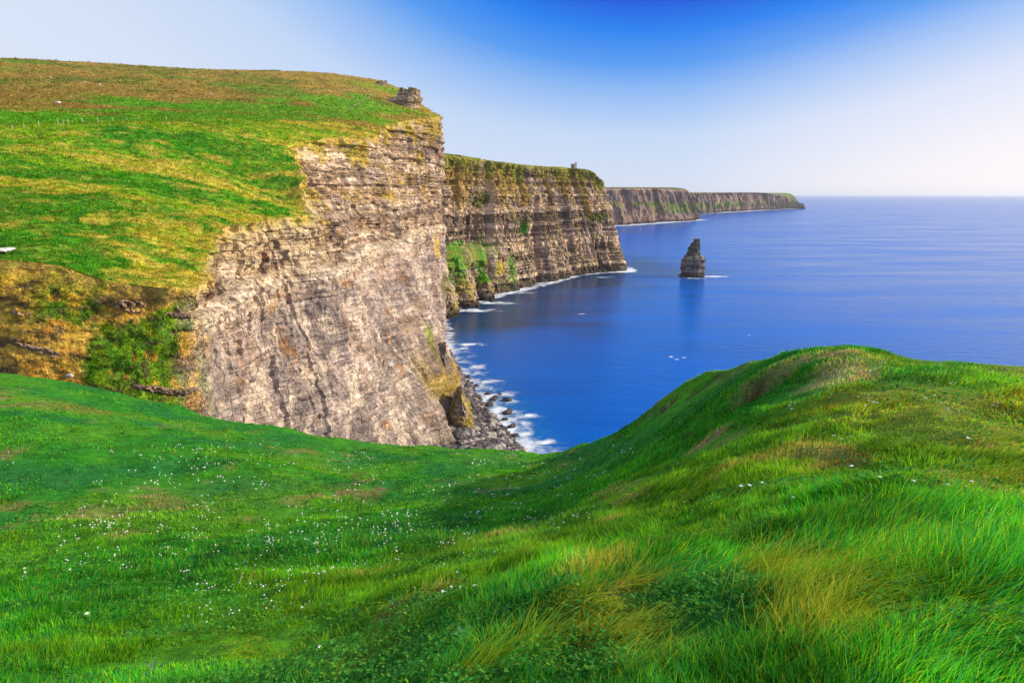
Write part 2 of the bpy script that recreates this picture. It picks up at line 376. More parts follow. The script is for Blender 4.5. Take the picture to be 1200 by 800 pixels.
def col_main(P, s, T, isf, nz, tt):
    x, y, z = P[..., 0], P[..., 1], P[..., 2]
    c, n1, n2, n3, n4 = turf(P)
    dist = -T
    # brown hill behind the fields
    hill = sm(455, 520, y+25*n1-.12*(x+400)*0)
    hb = mixc(np.zeros(P.shape)+BROWN, OLIVE, sm(-.1, .6, n1+.4*n3)); hb = mixc(hb, TAN*.75, sm(.1, .8, n2+.5*n3)*.5)
    hb = mixc(hb, GREEN, sm(.45, 1., n4+n1*.5)*.4)
    c = mixc(c, hb, hill)
    # bright fields
    F = [(0, 142, 430, 130, 45), (-200, 142, 430, 200, 45), (330, 126, 570, 130, 42), (230, 138, 500, 80, 30), (400, 118, 640, 60, 45), (190, 128, 560, 50, 25)]
    for k, f in enumerate(F):
        c = mixc(c, np.array([.085, .24, .006]), disc(P, *f, .5, 50+k)*(.85-.25*sm(0, .6, n3)))
    for k, f in enumerate([(150, 285, 190, 42, 34), (60, 290, 185, 50, 16), (110, 240, 222, 60, 20), (330, 238, 280, 14, 14), (250, 165, 350, 60, 16), (120, 196, 270, 50, 10)]):
        c = mixc(c, np.array([.04, .18, .006]), disc(P, *f, .7, 70+k)*(.8-.4*sm(.1, .6, n3)))
    for k, f in enumerate([(240, 270, 215, 24, 16), (290, 248, 250, 30, 14), (200, 312, 185, 16, 10), (360, 175, 380, 40, 20), (420, 155, 480, 50, 25), (160, 178, 300, 70, 8), (30, 200, 255, 40, 8)]):
        c = mixc(c, np.where((n3 > .1)[..., None], TAN, GOLD), disc(P, *f, .9, 90+k)*(.75-.35*sm(.0, .5, -n3)))
    # tan fringe along the edge
    c = mixc(c, TAN*1.0, (np.exp(-dist/(13+9*n1+10*sm(330, 250, y)))*sm(-.5, .4, n2+n3*.8)*np.where(isf > 0, 0, 1))*.85)
    c = c*np.array([1.12, 1.22, .85])*(1+.45*fbm(x/1.3, y/1.0, 0, 99, 3))[..., None]
    # ---- rock
    br, bb, row = blocks(s, z, 5.0, 3.4, 21)
    br2, bb2, _ = blocks(s, z, 2.2, 1.3, 22)
    m1 = fbm(s/12, z/16, 0, 110, 4); m2 = fbm(x/3, y/3, z/6, 111, 4); m3 = ridged((s-z*.2)/5, z/14, 0, 112, 4); m4 = fbm(s/40, z/12, 0, 113, 3)
    m5 = fbm(s/9, z/9, 0, 114, 5); m6 = fbm((s-z*.1)/6, z/13, 0, 115, 5); m7 = fbm(s/30, z/18, 0, 116, 4)
    r = np.zeros(P.shape)+R_TAN*.95
    r = mixc(r, R_PINK*.85, sm(-.3, .4, m1+.3*br)*.8)
    r = mixc(r, np.array([.30, .19, .11]), sm(.0, .6, m7+.4*m5)*.6)
    r = mixc(r, R_DARK*1.2, sm(.05, .75, bb*.35+br2*.35+m5*.9)*.8)
    r = mixc(r, R_PALE*1.15, sm(.2, .7, -br*.5+bb2*.4-.7*m5)*.85)
    low = np.zeros(P.shape)+R_PINK*.85
    low = mixc(low, R_GREY*.75, sm(-.3, .4, m7)*.75); low = mixc(low, R_PALE*1.0, sm(.0, .6, -m6*.6-.7*m5-.2*m2)*.6); low = mixc(low, R_TAN*.8, sm(.1, .7, m5-.5*m7)*.5)
    low = mixc(low, R_DARK*1.3, sm(.1, .7, m6*.35+m3*.3+m2*.4+m5*.25)*.55); low = mixc(low, R_DARK*1.2, sm(.55, .95, br*.7+.5*m5)*.6)
    up = sm(106, 118, z+6*m4)
    r = low*(1-up[..., None])+r*up[..., None]
    band = np.exp(-((z-117-2*m4)/3.0)**2)*sm(-.7, -.2, m5)
    r = mixc(r, R_PALE*1.05, band*.8)
    r = mixc(r, R_DARK*1.3, np.exp(-((z-123-2*m4)/1.6)**2)*.5)
    r = mixc(r, np.array([.42, .20, .07]), np.exp(-((z-112-2*m4)/1.8)**2)*sm(.1, .5, m7)*.7)
    r = mixc(r, np.array([.40, .20, .08]), sm(.75, 1.0, m5+.4*m7)*.6)
    r = mixc(r, R_PALE*1.08, sm(22, 5, np.abs(y-232+8*m5))*sm(100, 125, z)*sm(-.4, .2, m5)*.7)         # fresh pale scar at the near corner
    # plants on the rock
    vg = sm(.35, .75, m1*.5+m2*.4+nz*.9-.25)
    r = mixc(r, TAN*.75, vg*sm(120, 150, z)*.7); r = mixc(r, GOLD*.7, sm(.35, .8, m7+.5*m5)*sm(130, 160, z)*.6)
    for (px, py, Y, ry, rz, cc) in [(452, 396, 430, 9, 8, LIME), (505, 290, 650, 16, 14, GOLD), (470, 420, 430, 6, 14, OLIVE), (515, 335, 700, 25, 12, OLIVE), (445, 230, 480, 18, 5, GOLD)]:
        q = at(px, py, Y); d = np.sqrt(((y-q[1])/ry)**2+((z-q[2])/rz)**2)+.5*m2
        r = mixc(r, cc, (1-sm(.6, 1.2, d))*.8)
    butt = np.exp(-((y-445)/60)**4)*sm(58, 38, z+14*m1+.25*(y-440))
    r = mixc(r, np.array([.17, .125, .08]), butt*.85); r = mixc(r, GOLD*.6, butt*sm(.0, .5, m1+.4*m2)*.8)
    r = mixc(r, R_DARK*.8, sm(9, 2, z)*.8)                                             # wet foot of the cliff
    # vegetated gully wall on the left
    veg = (1-sm(5.4, 6.3, tt+.25*m2))
    g = np.zeros(P.shape)+TAN*.95
    g = mixc(g, np.array([.42, .20, .04]), sm(-.1, .6, m2)*.5); g = mixc(g, GREEN, sm(0, .5, m1+m2*.4)*.7)
    g = mixc(g, R_DARK, sm(.3, .7, fbm(s/9, z/2.2, 0, 120, 4)+.1)*.85)
    q = at(165, 410, 150); gd = sm(-34, 0, x-q[0]+16*m1)*sm(14, 4, z-q[2]+5*m2)*.8+.25*m1
    g = mixc(g, np.array([.035, .14, .006]), sm(.25, .6, gd+.45*m1+.3*m2)*.85); g = mixc(g, LIME*.8, sm(.35, .8, gd*.6+m2*.7)*.5); g = mixc(g, np.array([.45, .22, .04]), sm(.3, .7, fbm(x/3, y/3, z/3, 122, 4)-.1)*.7); g = mixc(g, R_DARK*.8, sm(.35, .6, fbm(x/2.2, y/2.2, z/1.1, 123, 4))*.75)
    q = at(20, 330, 158); g = mixc(g, GOLD, np.exp(-((x-q[0])/20)**2-((z-q[2])/9)**2)*sm(-.4, .4, m2)*.7)
    g = mixc(g, R_DARK, np.exp(-((z-(at(170, 357, 160)[2]))/1.3)**2)*sm(17, 13, np.abs(x-at(175, 357, 160)[0]))*.9)
    g = g*np.array([1.18, 1.12, .9])*(1+.4*fbm(x/.9, y/.9, z/.9, 121, 2))[..., None]
    r = r*(1-veg[..., None])+g*veg[..., None]
    r = r*(1+.12*bb2)[..., None]*(np.array([1.16, 1.10, .98])*(1-veg[..., None])+veg[..., None])
    zb = z+2.5*fbm(s/60, 0, 0, 62, 2); bd = vnoise(0*s, zb/1.9, 0, 63)*.6+.5*vnoise(0*s, zb/.8, 0, 64)+.35*m2
    r = mixc(r, R_DARK, sm(.25, .7, bd)*.5*(.25+.75*up)*(1-veg)); r = mixc(r, R_PALE*1.1, sm(.25, .7, -bd)*.45*(.25+.75*up)*(1-veg))
    rimg = sm(.17, .0, T+.06*m5)*sm(6.5, 7, tt)*sm(13, 11, tt)*(1-veg); r = mixc(r, np.array([.56, .42, .22]), rimg*.75)
    tb = sm(-.01, .045, T-np.clip(.11*(m1+.6*m5+.15)*sm(9, 11, tt), -.01, .2))
    rr = mixc(mixc(np.zeros(P.shape)+TAN, GREEN, sm(0, .6, m2)*.5), (0, 0, 0), 0*T)
    rr = rr*(1-tb[..., None])+r*tb[..., None]
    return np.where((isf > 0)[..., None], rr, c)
def h_main(T, tt):
    veg = 1-sm(5.2, 6.6, tt)
    h = T + .10*np.sin(T*math.pi)*sm(10, 14, tt) - .08*np.sin(T*math.pi)*(1-sm(16, 18, tt))*sm(6, 9, tt)
    return h
dens = np.array([.15, .35, 1.2, 1.7, 1.9, 2, 2, 2, 1.8, 1.6, 1.5, 1.4, 1.2, 1, .9, .8, .8, .8, .7, .6, .5, .5, .4, .15, .1])
o, PM, RM, BM, CM, IM, TM = headland('headland', rim, base, inland, HF, 1150, 330, 420, disp_main, col_main, M_head, h_main, dens, platamp=1.2, inpow=1.7)
tag(o, 'near headland of green and tan turf above a pale layered rock face', kind='structure')

# ------------------------------------------------------------------ second cliff with the tower
def ring(lst): return np.array([at(*a) for a in lst])
brim = ring([(480, 176, 1010), (515, 180, 1040), (540, 183, 1075), (575, 188, 1130), (620, 194, 1210), (655, 196, 1290), (685, 198, 1350), (700, 204, 1385), (706, 212, 1410), (700, 214, 1450), (690, 215, 1520), (660, 215, 1600)])
bs = [sea_at(*p)[:2] for p in [(505, 372), (527, 362), (553, 354), (585, 345), (640, 332), (676, 322), (712, 319), (735, 318)]] + [(240, 1430), (225, 1480), (190, 1560), (130, 1640)]
binl = [(-400, 1150), (-350, 1250), (-300, 1350), (-250, 1450), (-200, 1550), (-130, 1650), (-60, 1700), (0, 1730), (40, 1745), (60, 1755), (70, 1770), (60, 1790)]
hp = [(480, 177, 1060), (515, 179, 1100), (575, 187, 1180), (620, 193.5, 1260), (655, 196, 1330), (690, 199, 1380)]
bp_ = np.array([at(*h) for h in hp]+[np.array(v, float) for v in [(-400, 1150, 225), (-350, 1400, 215), (-200, 1600, 200), (0, 1750, 180), (80, 1780, 170), (60, 1500, 185)]])
HB = TPS(bp_[:, :2], bp_[:, 2], 1e-3)
def disp_mid(P, s, T, isf, tt):
    x, y, z = P[..., 0], P[..., 1], P[..., 2]
    big = fbm(s/70, z/300, 0, 203, 3)*16
    col_ = ridged(s/34, z/200, 0, 208, 3)*9 + ridged(s/11, z/90, 0, 209, 3)*2.5
    br, bb, row = blocks(s, z, 9.0, 6.5, 221); br2, bb2, _ = blocks(s, z, 5.0, 2.8, 222)
    D = big+col_+(br*1.6+bb*2.0)+(br2*.9+bb2*1.3)+fbm(x/9, y/9, z/14, 240, 4)*2.5
    for (px, py, w, dep, zt) in [(566, 290, 5, 16, 150), (607, 280, 5, 14, 135), (633, 325, 6, 20, 40), (705, 316, 6, 12, 22)]:
        q = sea_at(px, 345 if px < 600 else 330); j = np.argmin(((P[-1, :, :2]-q[:2])**2).sum(-1)); 
        D -= np.exp(-((s-s[0, j])/w)**2)*dep*sm(zt+15, zt-15, z)*(isf > 0)
    return D*np.where(isf > 0, .25+.75*sm(-.01, .05, T), .45)
def col_mid(P, s, T, isf, nz, tt):
    x, y, z = P[..., 0], P[..., 1], P[..., 2]
    n = fbm(x/40, y/40, 0, 250, 4)
    c = mixc(mixc(np.zeros(P.shape)+np.array([.13, .24, .015]), LIME*1.1, sm(-.2, .5, n)), TAN*.6, sm(.2, .7, -n)*.5)
    br, bb, row = blocks(s, z, 9.0, 6.5, 221); br2, bb2, _ = blocks(s, z, 5.0, 2.8, 222)
    m1 = fbm(s/25, z/40, 0, 260, 4); m2 = fbm(x/8, y/8, z/14, 261, 4); m3 = fbm(s/9, z/90, 0, 262, 4)
    m4 = fbm(s/14, z/30, 0, 263, 5); m5 = fbm(s/45, z/9, 0, 264, 4)
    r = np.zeros(P.shape)+np.array([.30, .235, .17])
    r = mixc(r, R_GREY*.95, sm(-.2, .4, m1)*.7)
    r = mixc(r, R_PALE, sm(.0, .7, br*.5+bb2*.35-m4*.5)*.65)
    r = mixc(r, R_DARK*.9, sm(.0, .6, -br2*.5+m5*.6+m4*.3)*.75); r = mixc(r, R_DARK*.7, sm(.45, .8, -br+.3*m4)*.6)
    r = mixc(r, R_DARK*.6, sm(.15, .7, m3)*.8)
    r = mixc(r, R_PALE*1.05, np.exp(-((z-128-3*m1)/2.6)**2)*.75)
    ol = sm(.1, .7, m3*.5-m4*.5+(z-115)/110)
    r = mixc(r, np.array([.24, .165, .03]), ol*.75)
    r = mixc(r, np.array([.16, .18, .03]), sm(.6, .9, nz+m2*.3)*.5)
    r = r*np.array([1.42, 1.24, 1.05])
    r = mixc(r, np.array([.19, .20, .02]), sm(.17, .0, T+.10*m4)*.85)
    for (px, py, Y, ra, rz, cc) in [(614, 266, 1200, 10, 10, GREEN), (585, 320, 1010, 7, 12, GOLD), (700, 255, 1360, 20, 10, OLIVE), (560, 235, 1060, 20, 12, OLIVE)]:
        q = at(px, py, Y); d = np.sqrt(((x-q[0])/ra)**2+((z-q[2])/rz)**2)+.5*m2
        r = mixc(r, cc, (1-sm(.6, 1.2, d))*.85)
    tq = tt+.9*m1+.5*m4+1.2*np.clip(T-.68, -.1, .3)*0
    lw = (1-sm(2.4, 3.3, tq))*sm(.60, .68, T+.03*m2)
    r = mixc(r, np.array([.07, .26, .008]), np.maximum(lw*sm(.25, .5, nz), (1-sm(2.4, 3.1, tq))*sm(.57, .60, T+.03*m4)*sm(.78, .70, T+.06*m2+.05*m4))*.85); r = mixc(r, GOLD*.55, lw*sm(.1, .5, m1+.5*m2)*.6); r = mixc(r, R_DARK, lw*sm(.2, .6, m4+.4*m2)*.6)
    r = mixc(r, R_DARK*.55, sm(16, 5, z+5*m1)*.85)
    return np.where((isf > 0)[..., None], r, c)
def h_mid(T, tt):
    step = .22*sm(0, .6, T)+.70*sm(.60, .71, T)+.08*sm(.71, 1, T)
    std = .15*sm(0, .3, T) + .35*T + .5*T**1.6
    k = (1-sm(2.4, 3.4, tt))
    return step*k + std*(1-k)
densb = np.array([.6, 1, 1, 1, 1, 1, 1, 1, .9, .6, .3, .2])
o, PB, RB, BB, *_ = headland('sea_cliff', brim, bs, binl, HB, 900, 90, 330, disp_mid, col_mid, M_mid, h_mid, densb, rimdecay=14, platamp=1.5, z0=-8)
tag(o, 'dark banded sea cliff with green top, a tower near its far end', kind='structure')

# ------------------------------------------------------------------ distant headlands
def far_disp(a, b, c, seed):
    def f(P, s, T, isf, tt):
        x, y, z = P[..., 0], P[..., 1], P[..., 2]
        return (fbm(s/a, z/500, 0, seed, 3)*b + ridged(s/(a/3), z/300, 0, seed+1, 4)*c + fbm(x/20, y/20, z/25, seed+2, 3)*5)*np.where(isf > 0, .3+.7*sm(0, .08, T), .4)
    return f
def far_col(veglo, veghi, seed):
    def f(P, s, T, isf, nz, tt):
        x, y, z = P[..., 0], P[..., 1], P[..., 2]
        n = fbm(x/90, y/90, 0, seed, 3)
        c = mixc(np.zeros(P.shape)+np.array([.14, .12, .05]), GREEN*1.1, sm(0, .5, n))
        m1 = fbm(s/70, z/60, 0, seed+1, 4); m2 = fbm(s/16, z/50, 0, seed+2, 4)
        r = mixc(np.zeros(P.shape)+np.array([.24, .155, .115]), R_DARK, sm(0, .7, m2)*.7); r = mixc(r, np.array([.34, .25, .20]), sm(.1, .8, m1)*.6)
        vb = sm(veglo-15, veglo+5, z)*sm(veghi+15, veghi-5, z)
        r = mixc(r, np.array([.15, .19, .03]), vb*sm(-.3, .4, m1+m2*.4)*.85)
        r = mixc(r, np.array([.13, .2, .04]), vb*sm(.15, .6, m1)*.6)
        r = mixc(r, R_DARK*.5, sm(18, 6, z)*.9)
        return np.where((isf > 0)[..., None], r, c)
    return f
frim = ring([(640, 219, 3350), (690, 220, 3400), (712, 220.5, 3450), (735, 220.5, 3550), (765, 221, 3800), (790, 222, 4020), (804, 223, 4180), (809, 229, 4300), (800, 226, 4500), (780, 226, 4700)])
fb = [sea_at(*p)[:2] for p in [(640, 267), (690, 265.5), (718, 264.5), (750, 262.5), (780, 260.5), (805, 258.5), (817, 257)]]+[(1190, 4400), (1130, 4650), (1060, 4850)]
fi = [(-300, 3900), (-200, 4100), (0, 4300), (100, 4500), (200, 4700), (400, 4900), (600, 5000), (700, 5050), (750, 5080), (780, 5100)]
FZ = lambda x, y: 0*x+184.+ (y-3400)*.008
o, *_ = headland('distant_headland', frim, fb, fi, FZ, 420, 30, 90, far_disp(220, 45, 28, 301), far_col(55, 105, 310), M_far, None, None, rimdecay=30, platamp=3, z0=-8)
tag(o, 'flat topped reddish headland beyond the dark cliff', kind='structure')
grim = ring([(760, 228, 5200), (800, 227, 5400), (822, 226.5, 5600), (850, 226, 6000), (875, 225.5, 6500), (895, 226, 6900), (912, 228, 7200), (925, 233, 7500), (933, 239, 7600), (925, 236, 7800), (900, 234, 8100)])
gb = [sea_at(*p)[:2] for p in [(760, 253), (800, 251), (825, 250), (852, 248.6), (878, 247), (897, 246), (915, 245.2), (930, 244.6), (938, 244.4)]]+[(3280, 7950), (3050, 8300)]
gi = [(900, 6600), (1000, 6800), (1200, 7000), (1500, 7400), (1700, 7800), (2000, 8100), (2300, 8300), (2500, 8400), (2600, 8450), (2650, 8500), (2700, 8550)]
GZ = lambda x, y: 0*x+165.
o, *_ = headland('distant_headland', grim, gb, gi, GZ, 420, 30, 80, far_disp(330, 70, 40, 401), far_col(45, 85, 410), M_far, None, None, rimdecay=30, platamp=4, z0=-8)
tag(o, 'farthest low purple headland tapering into the sea at the horizon', kind='structure')

# ------------------------------------------------------------------ the sea
nr, nc = 520, 420
rr = 40*(110000/40)**(np.linspace(0, 1, nr)); th = np.radians(np.linspace(-115, 115, nc))
X = rr[:, None]*np.sin(th)[None]; Y = rr[:, None]*np.cos(th)[None]
def seg_dist(X, Y, C):
    C = C[::6]; d = np.full(X.shape, 1e9)
    m = (np.hypot(X, Y) < 2200)
    p = np.c_[X[m], Y[m]]; best = np.full(len(p), 1e9)
    for a in C: best = np.minimum(best, (p[:, 0]-a[0])**2+(p[:, 1]-a[1])**2)
    d[m] = np.sqrt(best); return d
coast = np.vstack([BM[:, :2], BB[:, :2]])
sd_ = seg_dist(X, Y, coast)
shal = sm(95, 12, sd_)*sm(650, 430, Y) + sm(50, 5, sd_)*.55*sm(400, 650, Y)
m, nt, b = nodes('sea_water'); L = nt.links.new
a = N(nt, 'ShaderNodeAttribute', attribute_name='shallow')
geo = N(nt, 'ShaderNodeNewGeometry')
nz1 = N(nt, 'ShaderNodeTexNoise', Scale=.02, Detail=5.0); L(geo.outputs['Position'], nz1.inputs['Vector'])
ad = N(nt, 'ShaderNodeMath', operation='MULTIPLY_ADD'); L(nz1.outputs[0], ad.inputs[0]); ad.inputs[1].default_value = .6; ad.inputs[2].default_value = -.3
ad2 = N(nt, 'ShaderNodeMath', operation='ADD', use_clamp=True); L(a.outputs['Fac'], ad2.inputs[0]); L(ad.outputs[0], ad2.inputs[1])
gt = N(nt, 'ShaderNodeMath', operation='MULTIPLY'); L(ad2.outputs[0], gt.inputs[0]); L(a.outputs['Fac'], gt.inputs[1])
mx = N(nt, 'ShaderNodeMix', data_type='RGBA'); L(gt.outputs[0], mx.inputs[0])
mx.inputs[6].default_value = (.0005, .102, .43, 1); mx.inputs[7].default_value = (.02, .22, .30, 1)
L(mx.outputs[2], b.inputs['Base Color'])
b.inputs['Roughness'].default_value = .22; b.inputs['IOR'].default_value = 1.33; b.inputs['Specular IOR Level'].default_value = .45; b.inputs['Specular Tint'].default_value = (.45, .86, 1, 1)
mp = N(nt, 'ShaderNodeMapping'); mp.inputs['Scale'].default_value = (.04, .10, 1); mp.inputs['Rotation'].default_value = (0, 0, .25); L(geo.outputs['Position'], mp.inputs['Vector'])
w1 = N(nt, 'ShaderNodeTexNoise', Scale=1.0, Detail=7.0, Roughness=.62); L(mp.outputs[0], w1.inputs['Vector'])
bp = N(nt, 'ShaderNodeBump', Strength=.5, Distance=1.1); L(w1.outputs[0], bp.inputs['Height']); L(bp.outputs[0], b.inputs['Normal'])
sdb = seg_dist(X, Y, BB[:, :2]); cliff_reflection = sm(230, 60, sdb+60*fbm(X/120, Y/120, 0, 480, 3))  # second cliff's dark reflection, painted into the water colour as a navy zone
k_ = N(nt, 'ShaderNodeAttribute', attribute_name='cliff_reflection'); mk = N(nt, 'ShaderNodeMix', data_type='RGBA'); L(k_.outputs['Fac'], mk.inputs[0]); L(mx.outputs[2], mk.inputs[6]); mk.inputs[7].default_value = (.006, .045, .13, 1)
mpv = N(nt, 'ShaderNodeMapping'); mpv.inputs['Scale'].default_value = (.0022, .011, 1); mpv.inputs['Rotation'].default_value = (0, 0, .3); L(geo.outputs['Position'], mpv.inputs['Vector'])
wv = N(nt, 'ShaderNodeTexNoise', Scale=1.0, Detail=7.0, Roughness=.6, Distortion=.5); L(mpv.outputs[0], wv.inputs['Vector'])
wr = N(nt, 'ShaderNodeMapRange'); L(wv.outputs[0], wr.inputs[0]); wr.inputs[1].default_value = .3; wr.inputs[2].default_value = .7; wr.inputs[3].default_value = .82; wr.inputs[4].default_value = 1.18
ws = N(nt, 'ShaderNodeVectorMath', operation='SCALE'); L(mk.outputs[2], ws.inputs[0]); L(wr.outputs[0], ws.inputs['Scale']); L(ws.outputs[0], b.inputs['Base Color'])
rr2 = N(nt, 'ShaderNodeMapRange'); L(wv.outputs[0], rr2.inputs[0]); rr2.inputs[1].default_value = .35; rr2.inputs[2].default_value = .65; rr2.inputs[3].default_value = .18; rr2.inputs[4].default_value = .27; L(rr2.outputs[0], b.inputs['Roughness'])
o = mesh_np('sea_water', np.dstack([X, Y, 0*X]), grid_faces(nr, nc), attrs={'shallow': shal, 'cliff_reflection': cliff_reflection}, mat=m)
tag(o, 'calm deep blue sea reaching the horizon', kind='structure')

# foam: soft surf along the foot of the cliffs
def foam_mat():
    m, nt, b = nodes('surf_foam'); L = nt.links.new
    a = N(nt, 'ShaderNodeAttribute', attribute_name='foam'); geo = N(nt, 'ShaderNodeNewGeometry')
    n1 = N(nt, 'ShaderNodeTexNoise', Scale=.075, Detail=7.0, Roughness=.6, Distortion=.4); L(geo.outputs['Position'], n1.inputs['Vector'])
    mr = N(nt, 'ShaderNodeMapRange'); L(n1.outputs[0], mr.inputs[0]); mr.inputs[1].default_value = .35; mr.inputs[2].default_value = .65; mr.inputs[3].default_value = -.5; mr.inputs[4].default_value = .5
    ad = N(nt, 'ShaderNodeMath', operation='ADD'); L(a.outputs['Fac'], ad.inputs[0]); L(mr.outputs[0], ad.inputs[1])
    m2 = N(nt, 'ShaderNodeMapRange', interpolation_type='SMOOTHSTEP'); L(ad.outputs[0], m2.inputs[0]); m2.inputs[1].default_value = .05; m2.inputs[2].default_value = 1.25; m2.inputs[3].default_value = 0; m2.inputs[4].default_value = .92
    mu = N(nt, 'ShaderNodeMath', operation='MULTIPLY', use_clamp=True); L(m2.outputs[0], mu.inputs[0])
    m3 = N(nt, 'ShaderNodeMapRange'); L(a.outputs['Fac'], m3.inputs[0]); m3.inputs[1].default_value = 0; m3.inputs[2].default_value = .35; m3.inputs[3].default_value = 0; m3.inputs[4].default_value = 1
    L(m3.outputs[0], mu.inputs[1]); L(mu.outputs[0], b.inputs['Alpha'])
    b.inputs['Base Color'].default_value = (.82, .88, .92, 1); b.inputs['Roughness'].default_value = .9; b.inputs['Specular IOR Level'].default_value = .1
    return m
M_foam = foam_mat()
def foam_field(name, x0, x1, y0, y1, step, fun, label):
    xs = np.arange(x0, x1, step); ys = np.arange(y0, y1, step)
    X, Y = np.meshgrid(xs, ys); f = fun(X, Y)
    keep = f > .01; nr, nc = X.shape
    q = grid_faces(nr, nc); k = keep.ravel()[q].any(1); q = q[k]
    used, inv = np.unique(q, return_inverse=True)
    V = np.dstack([X, Y, 0*X+.12]).reshape(-1, 3)[used]
    o = mesh_np(name, V, inv.reshape(-1, 4), attrs={'foam': f.ravel()[used]}, mat=M_foam)
    return tag(o, label, 'foam', kind='stuff')
def blob(X, Y, px, py, rx, ry, a=1.):
    c = sea_at(px, py); return a*np.exp(-(((X-c[0])/rx)**2+((Y-c[1])/ry)**2))
WL = np.array([sea_at(*p)[:2] for p in [(640, 560), (621, 540), (605, 522), (585, 500), (565, 475), (545, 445), (530, 425), (526, 405)]])
WLc = pchip(np.arange(len(WL)), WL, np.linspace(0, len(WL)-1, 500))
def near_foam(X, Y):
    d = seg_dist(X, Y, WLc); db = seg_dist(X, Y, BM[:, :2])
    f = sm(32, 3, d)*.88*sm(330, 345, Y)*(.6+.4*sm(560, 450, Y)) + sm(20, 6, db)*.8*sm(600, 680, Y)
    for (px, py, rx, ry, a_) in [(622, 487, 6, 5, 1.2), (637, 518, 7, 6, 1.1), (548, 404, 14, 8, .8), (590, 462, 8, 7, .9), (598, 470, 7, 6, .9), (575, 447, 9, 8, .8), (628, 522, 14, 9, .8), (560, 430, 10, 10, .7)]:
        f = np.maximum(f, blob(X, Y, px, py, rx, ry, a_))
    return np.where(f < .02, 0, f)
foam_field('surf_foam', -130, 90, 320, 900, 2.0, near_foam, 'white surf along the boulder beach below the pale cliff')
def mid_foam(X, Y):
    d = seg_dist(X, Y, BB[:, :2])
    f = sm(24, 7, d)*(.85+.5*np.clip(fbm(X/60, Y/60, 0, 500, 2), -1, 1))*sm(1500, 1420, Y)
    for (px, py, rx, ry, a_) in [(790, 322, 12, 8, .0), (608, 343, 25, 9, .9), (700, 319, 30, 8, .9), (710, 325, 22, 6, .6), (528, 378, 26, 22, .8), (548, 364, 34, 16, .95), (577, 355, 30, 13, .95)]:
        f = np.maximum(f, blob(X, Y, px, py, rx, ry, a_))
    return np.where(f < .02, 0, f)
foam_field('surf_foam', -120, 330, 880, 1500, 3.0, mid_foam, 'thin white surf line under the dark banded cliff')
STK = sea_at(813.5, 325)
def stack_foam(X, Y):
    f = blob(X, Y, 834, 324, 28, 9, 1.5)+blob(X, Y, 800, 324, 16, 8, .8)+blob(X, Y, 815, 326, 26, 14, .5)
    return np.where(f < .02, 0, f)
foam_field('surf_foam', STK[0]-90, STK[0]+110, STK[1]-60, STK[1]+60, 2.5, stack_foam, 'white wash trailing right from the foot of the sea stack')
def far_foam(X, Y):
    f = 0*X
    P1 = np.array([sea_at(*p)[:2] for p in [(718, 264.5), (735, 263.7), (750, 262.5), (765, 261.6), (780, 260.5), (805, 258.7), (817, 257.2)]])
    P2 = np.array([sea_at(*p)[:2] for p in [(825, 250), (852, 248.6), (878, 247), (897, 246), (915, 245.2), (930, 244.6)]])
    for Pk in (P1, P2):
        t = np.linspace(0, len(Pk)-1, 160); C = np.c_[np.interp(t, np.arange(len(Pk)), Pk[:, 0]), np.interp(t, np.arange(len(Pk)), Pk[:, 1])]
        d = np.full(X.shape, 1e9)
        for c in C: d = np.minimum(d, np.hypot(X-c[0], Y-c[1]))
        f = np.maximum(f, sm(95, 30, d)*.85)
    return np.where(f < .02, 0, f)
foam_field('surf_foam', 350, 3300, 3200, 7900, 22.0, far_foam, 'faint white surf line along the distant headlands')
def caps(X, Y):
    f = 0*X
    for (px, py, rx, ry) in [(786, 418, 2.2, 2), (801, 419, 2.2, 1.6), (793, 421, 2, 1.4), (682, 368, 5, 2.5), (878, 393, 2, 1.4)]:
        f = np.maximum(f, blob(X, Y, px, py, rx, ry, 1.0))
    return np.where(f < .02, 0, f)
foam_field('whitecap', 60, 330, 540, 920, 1.2, caps, 'small scattered whitecaps out on the open water')

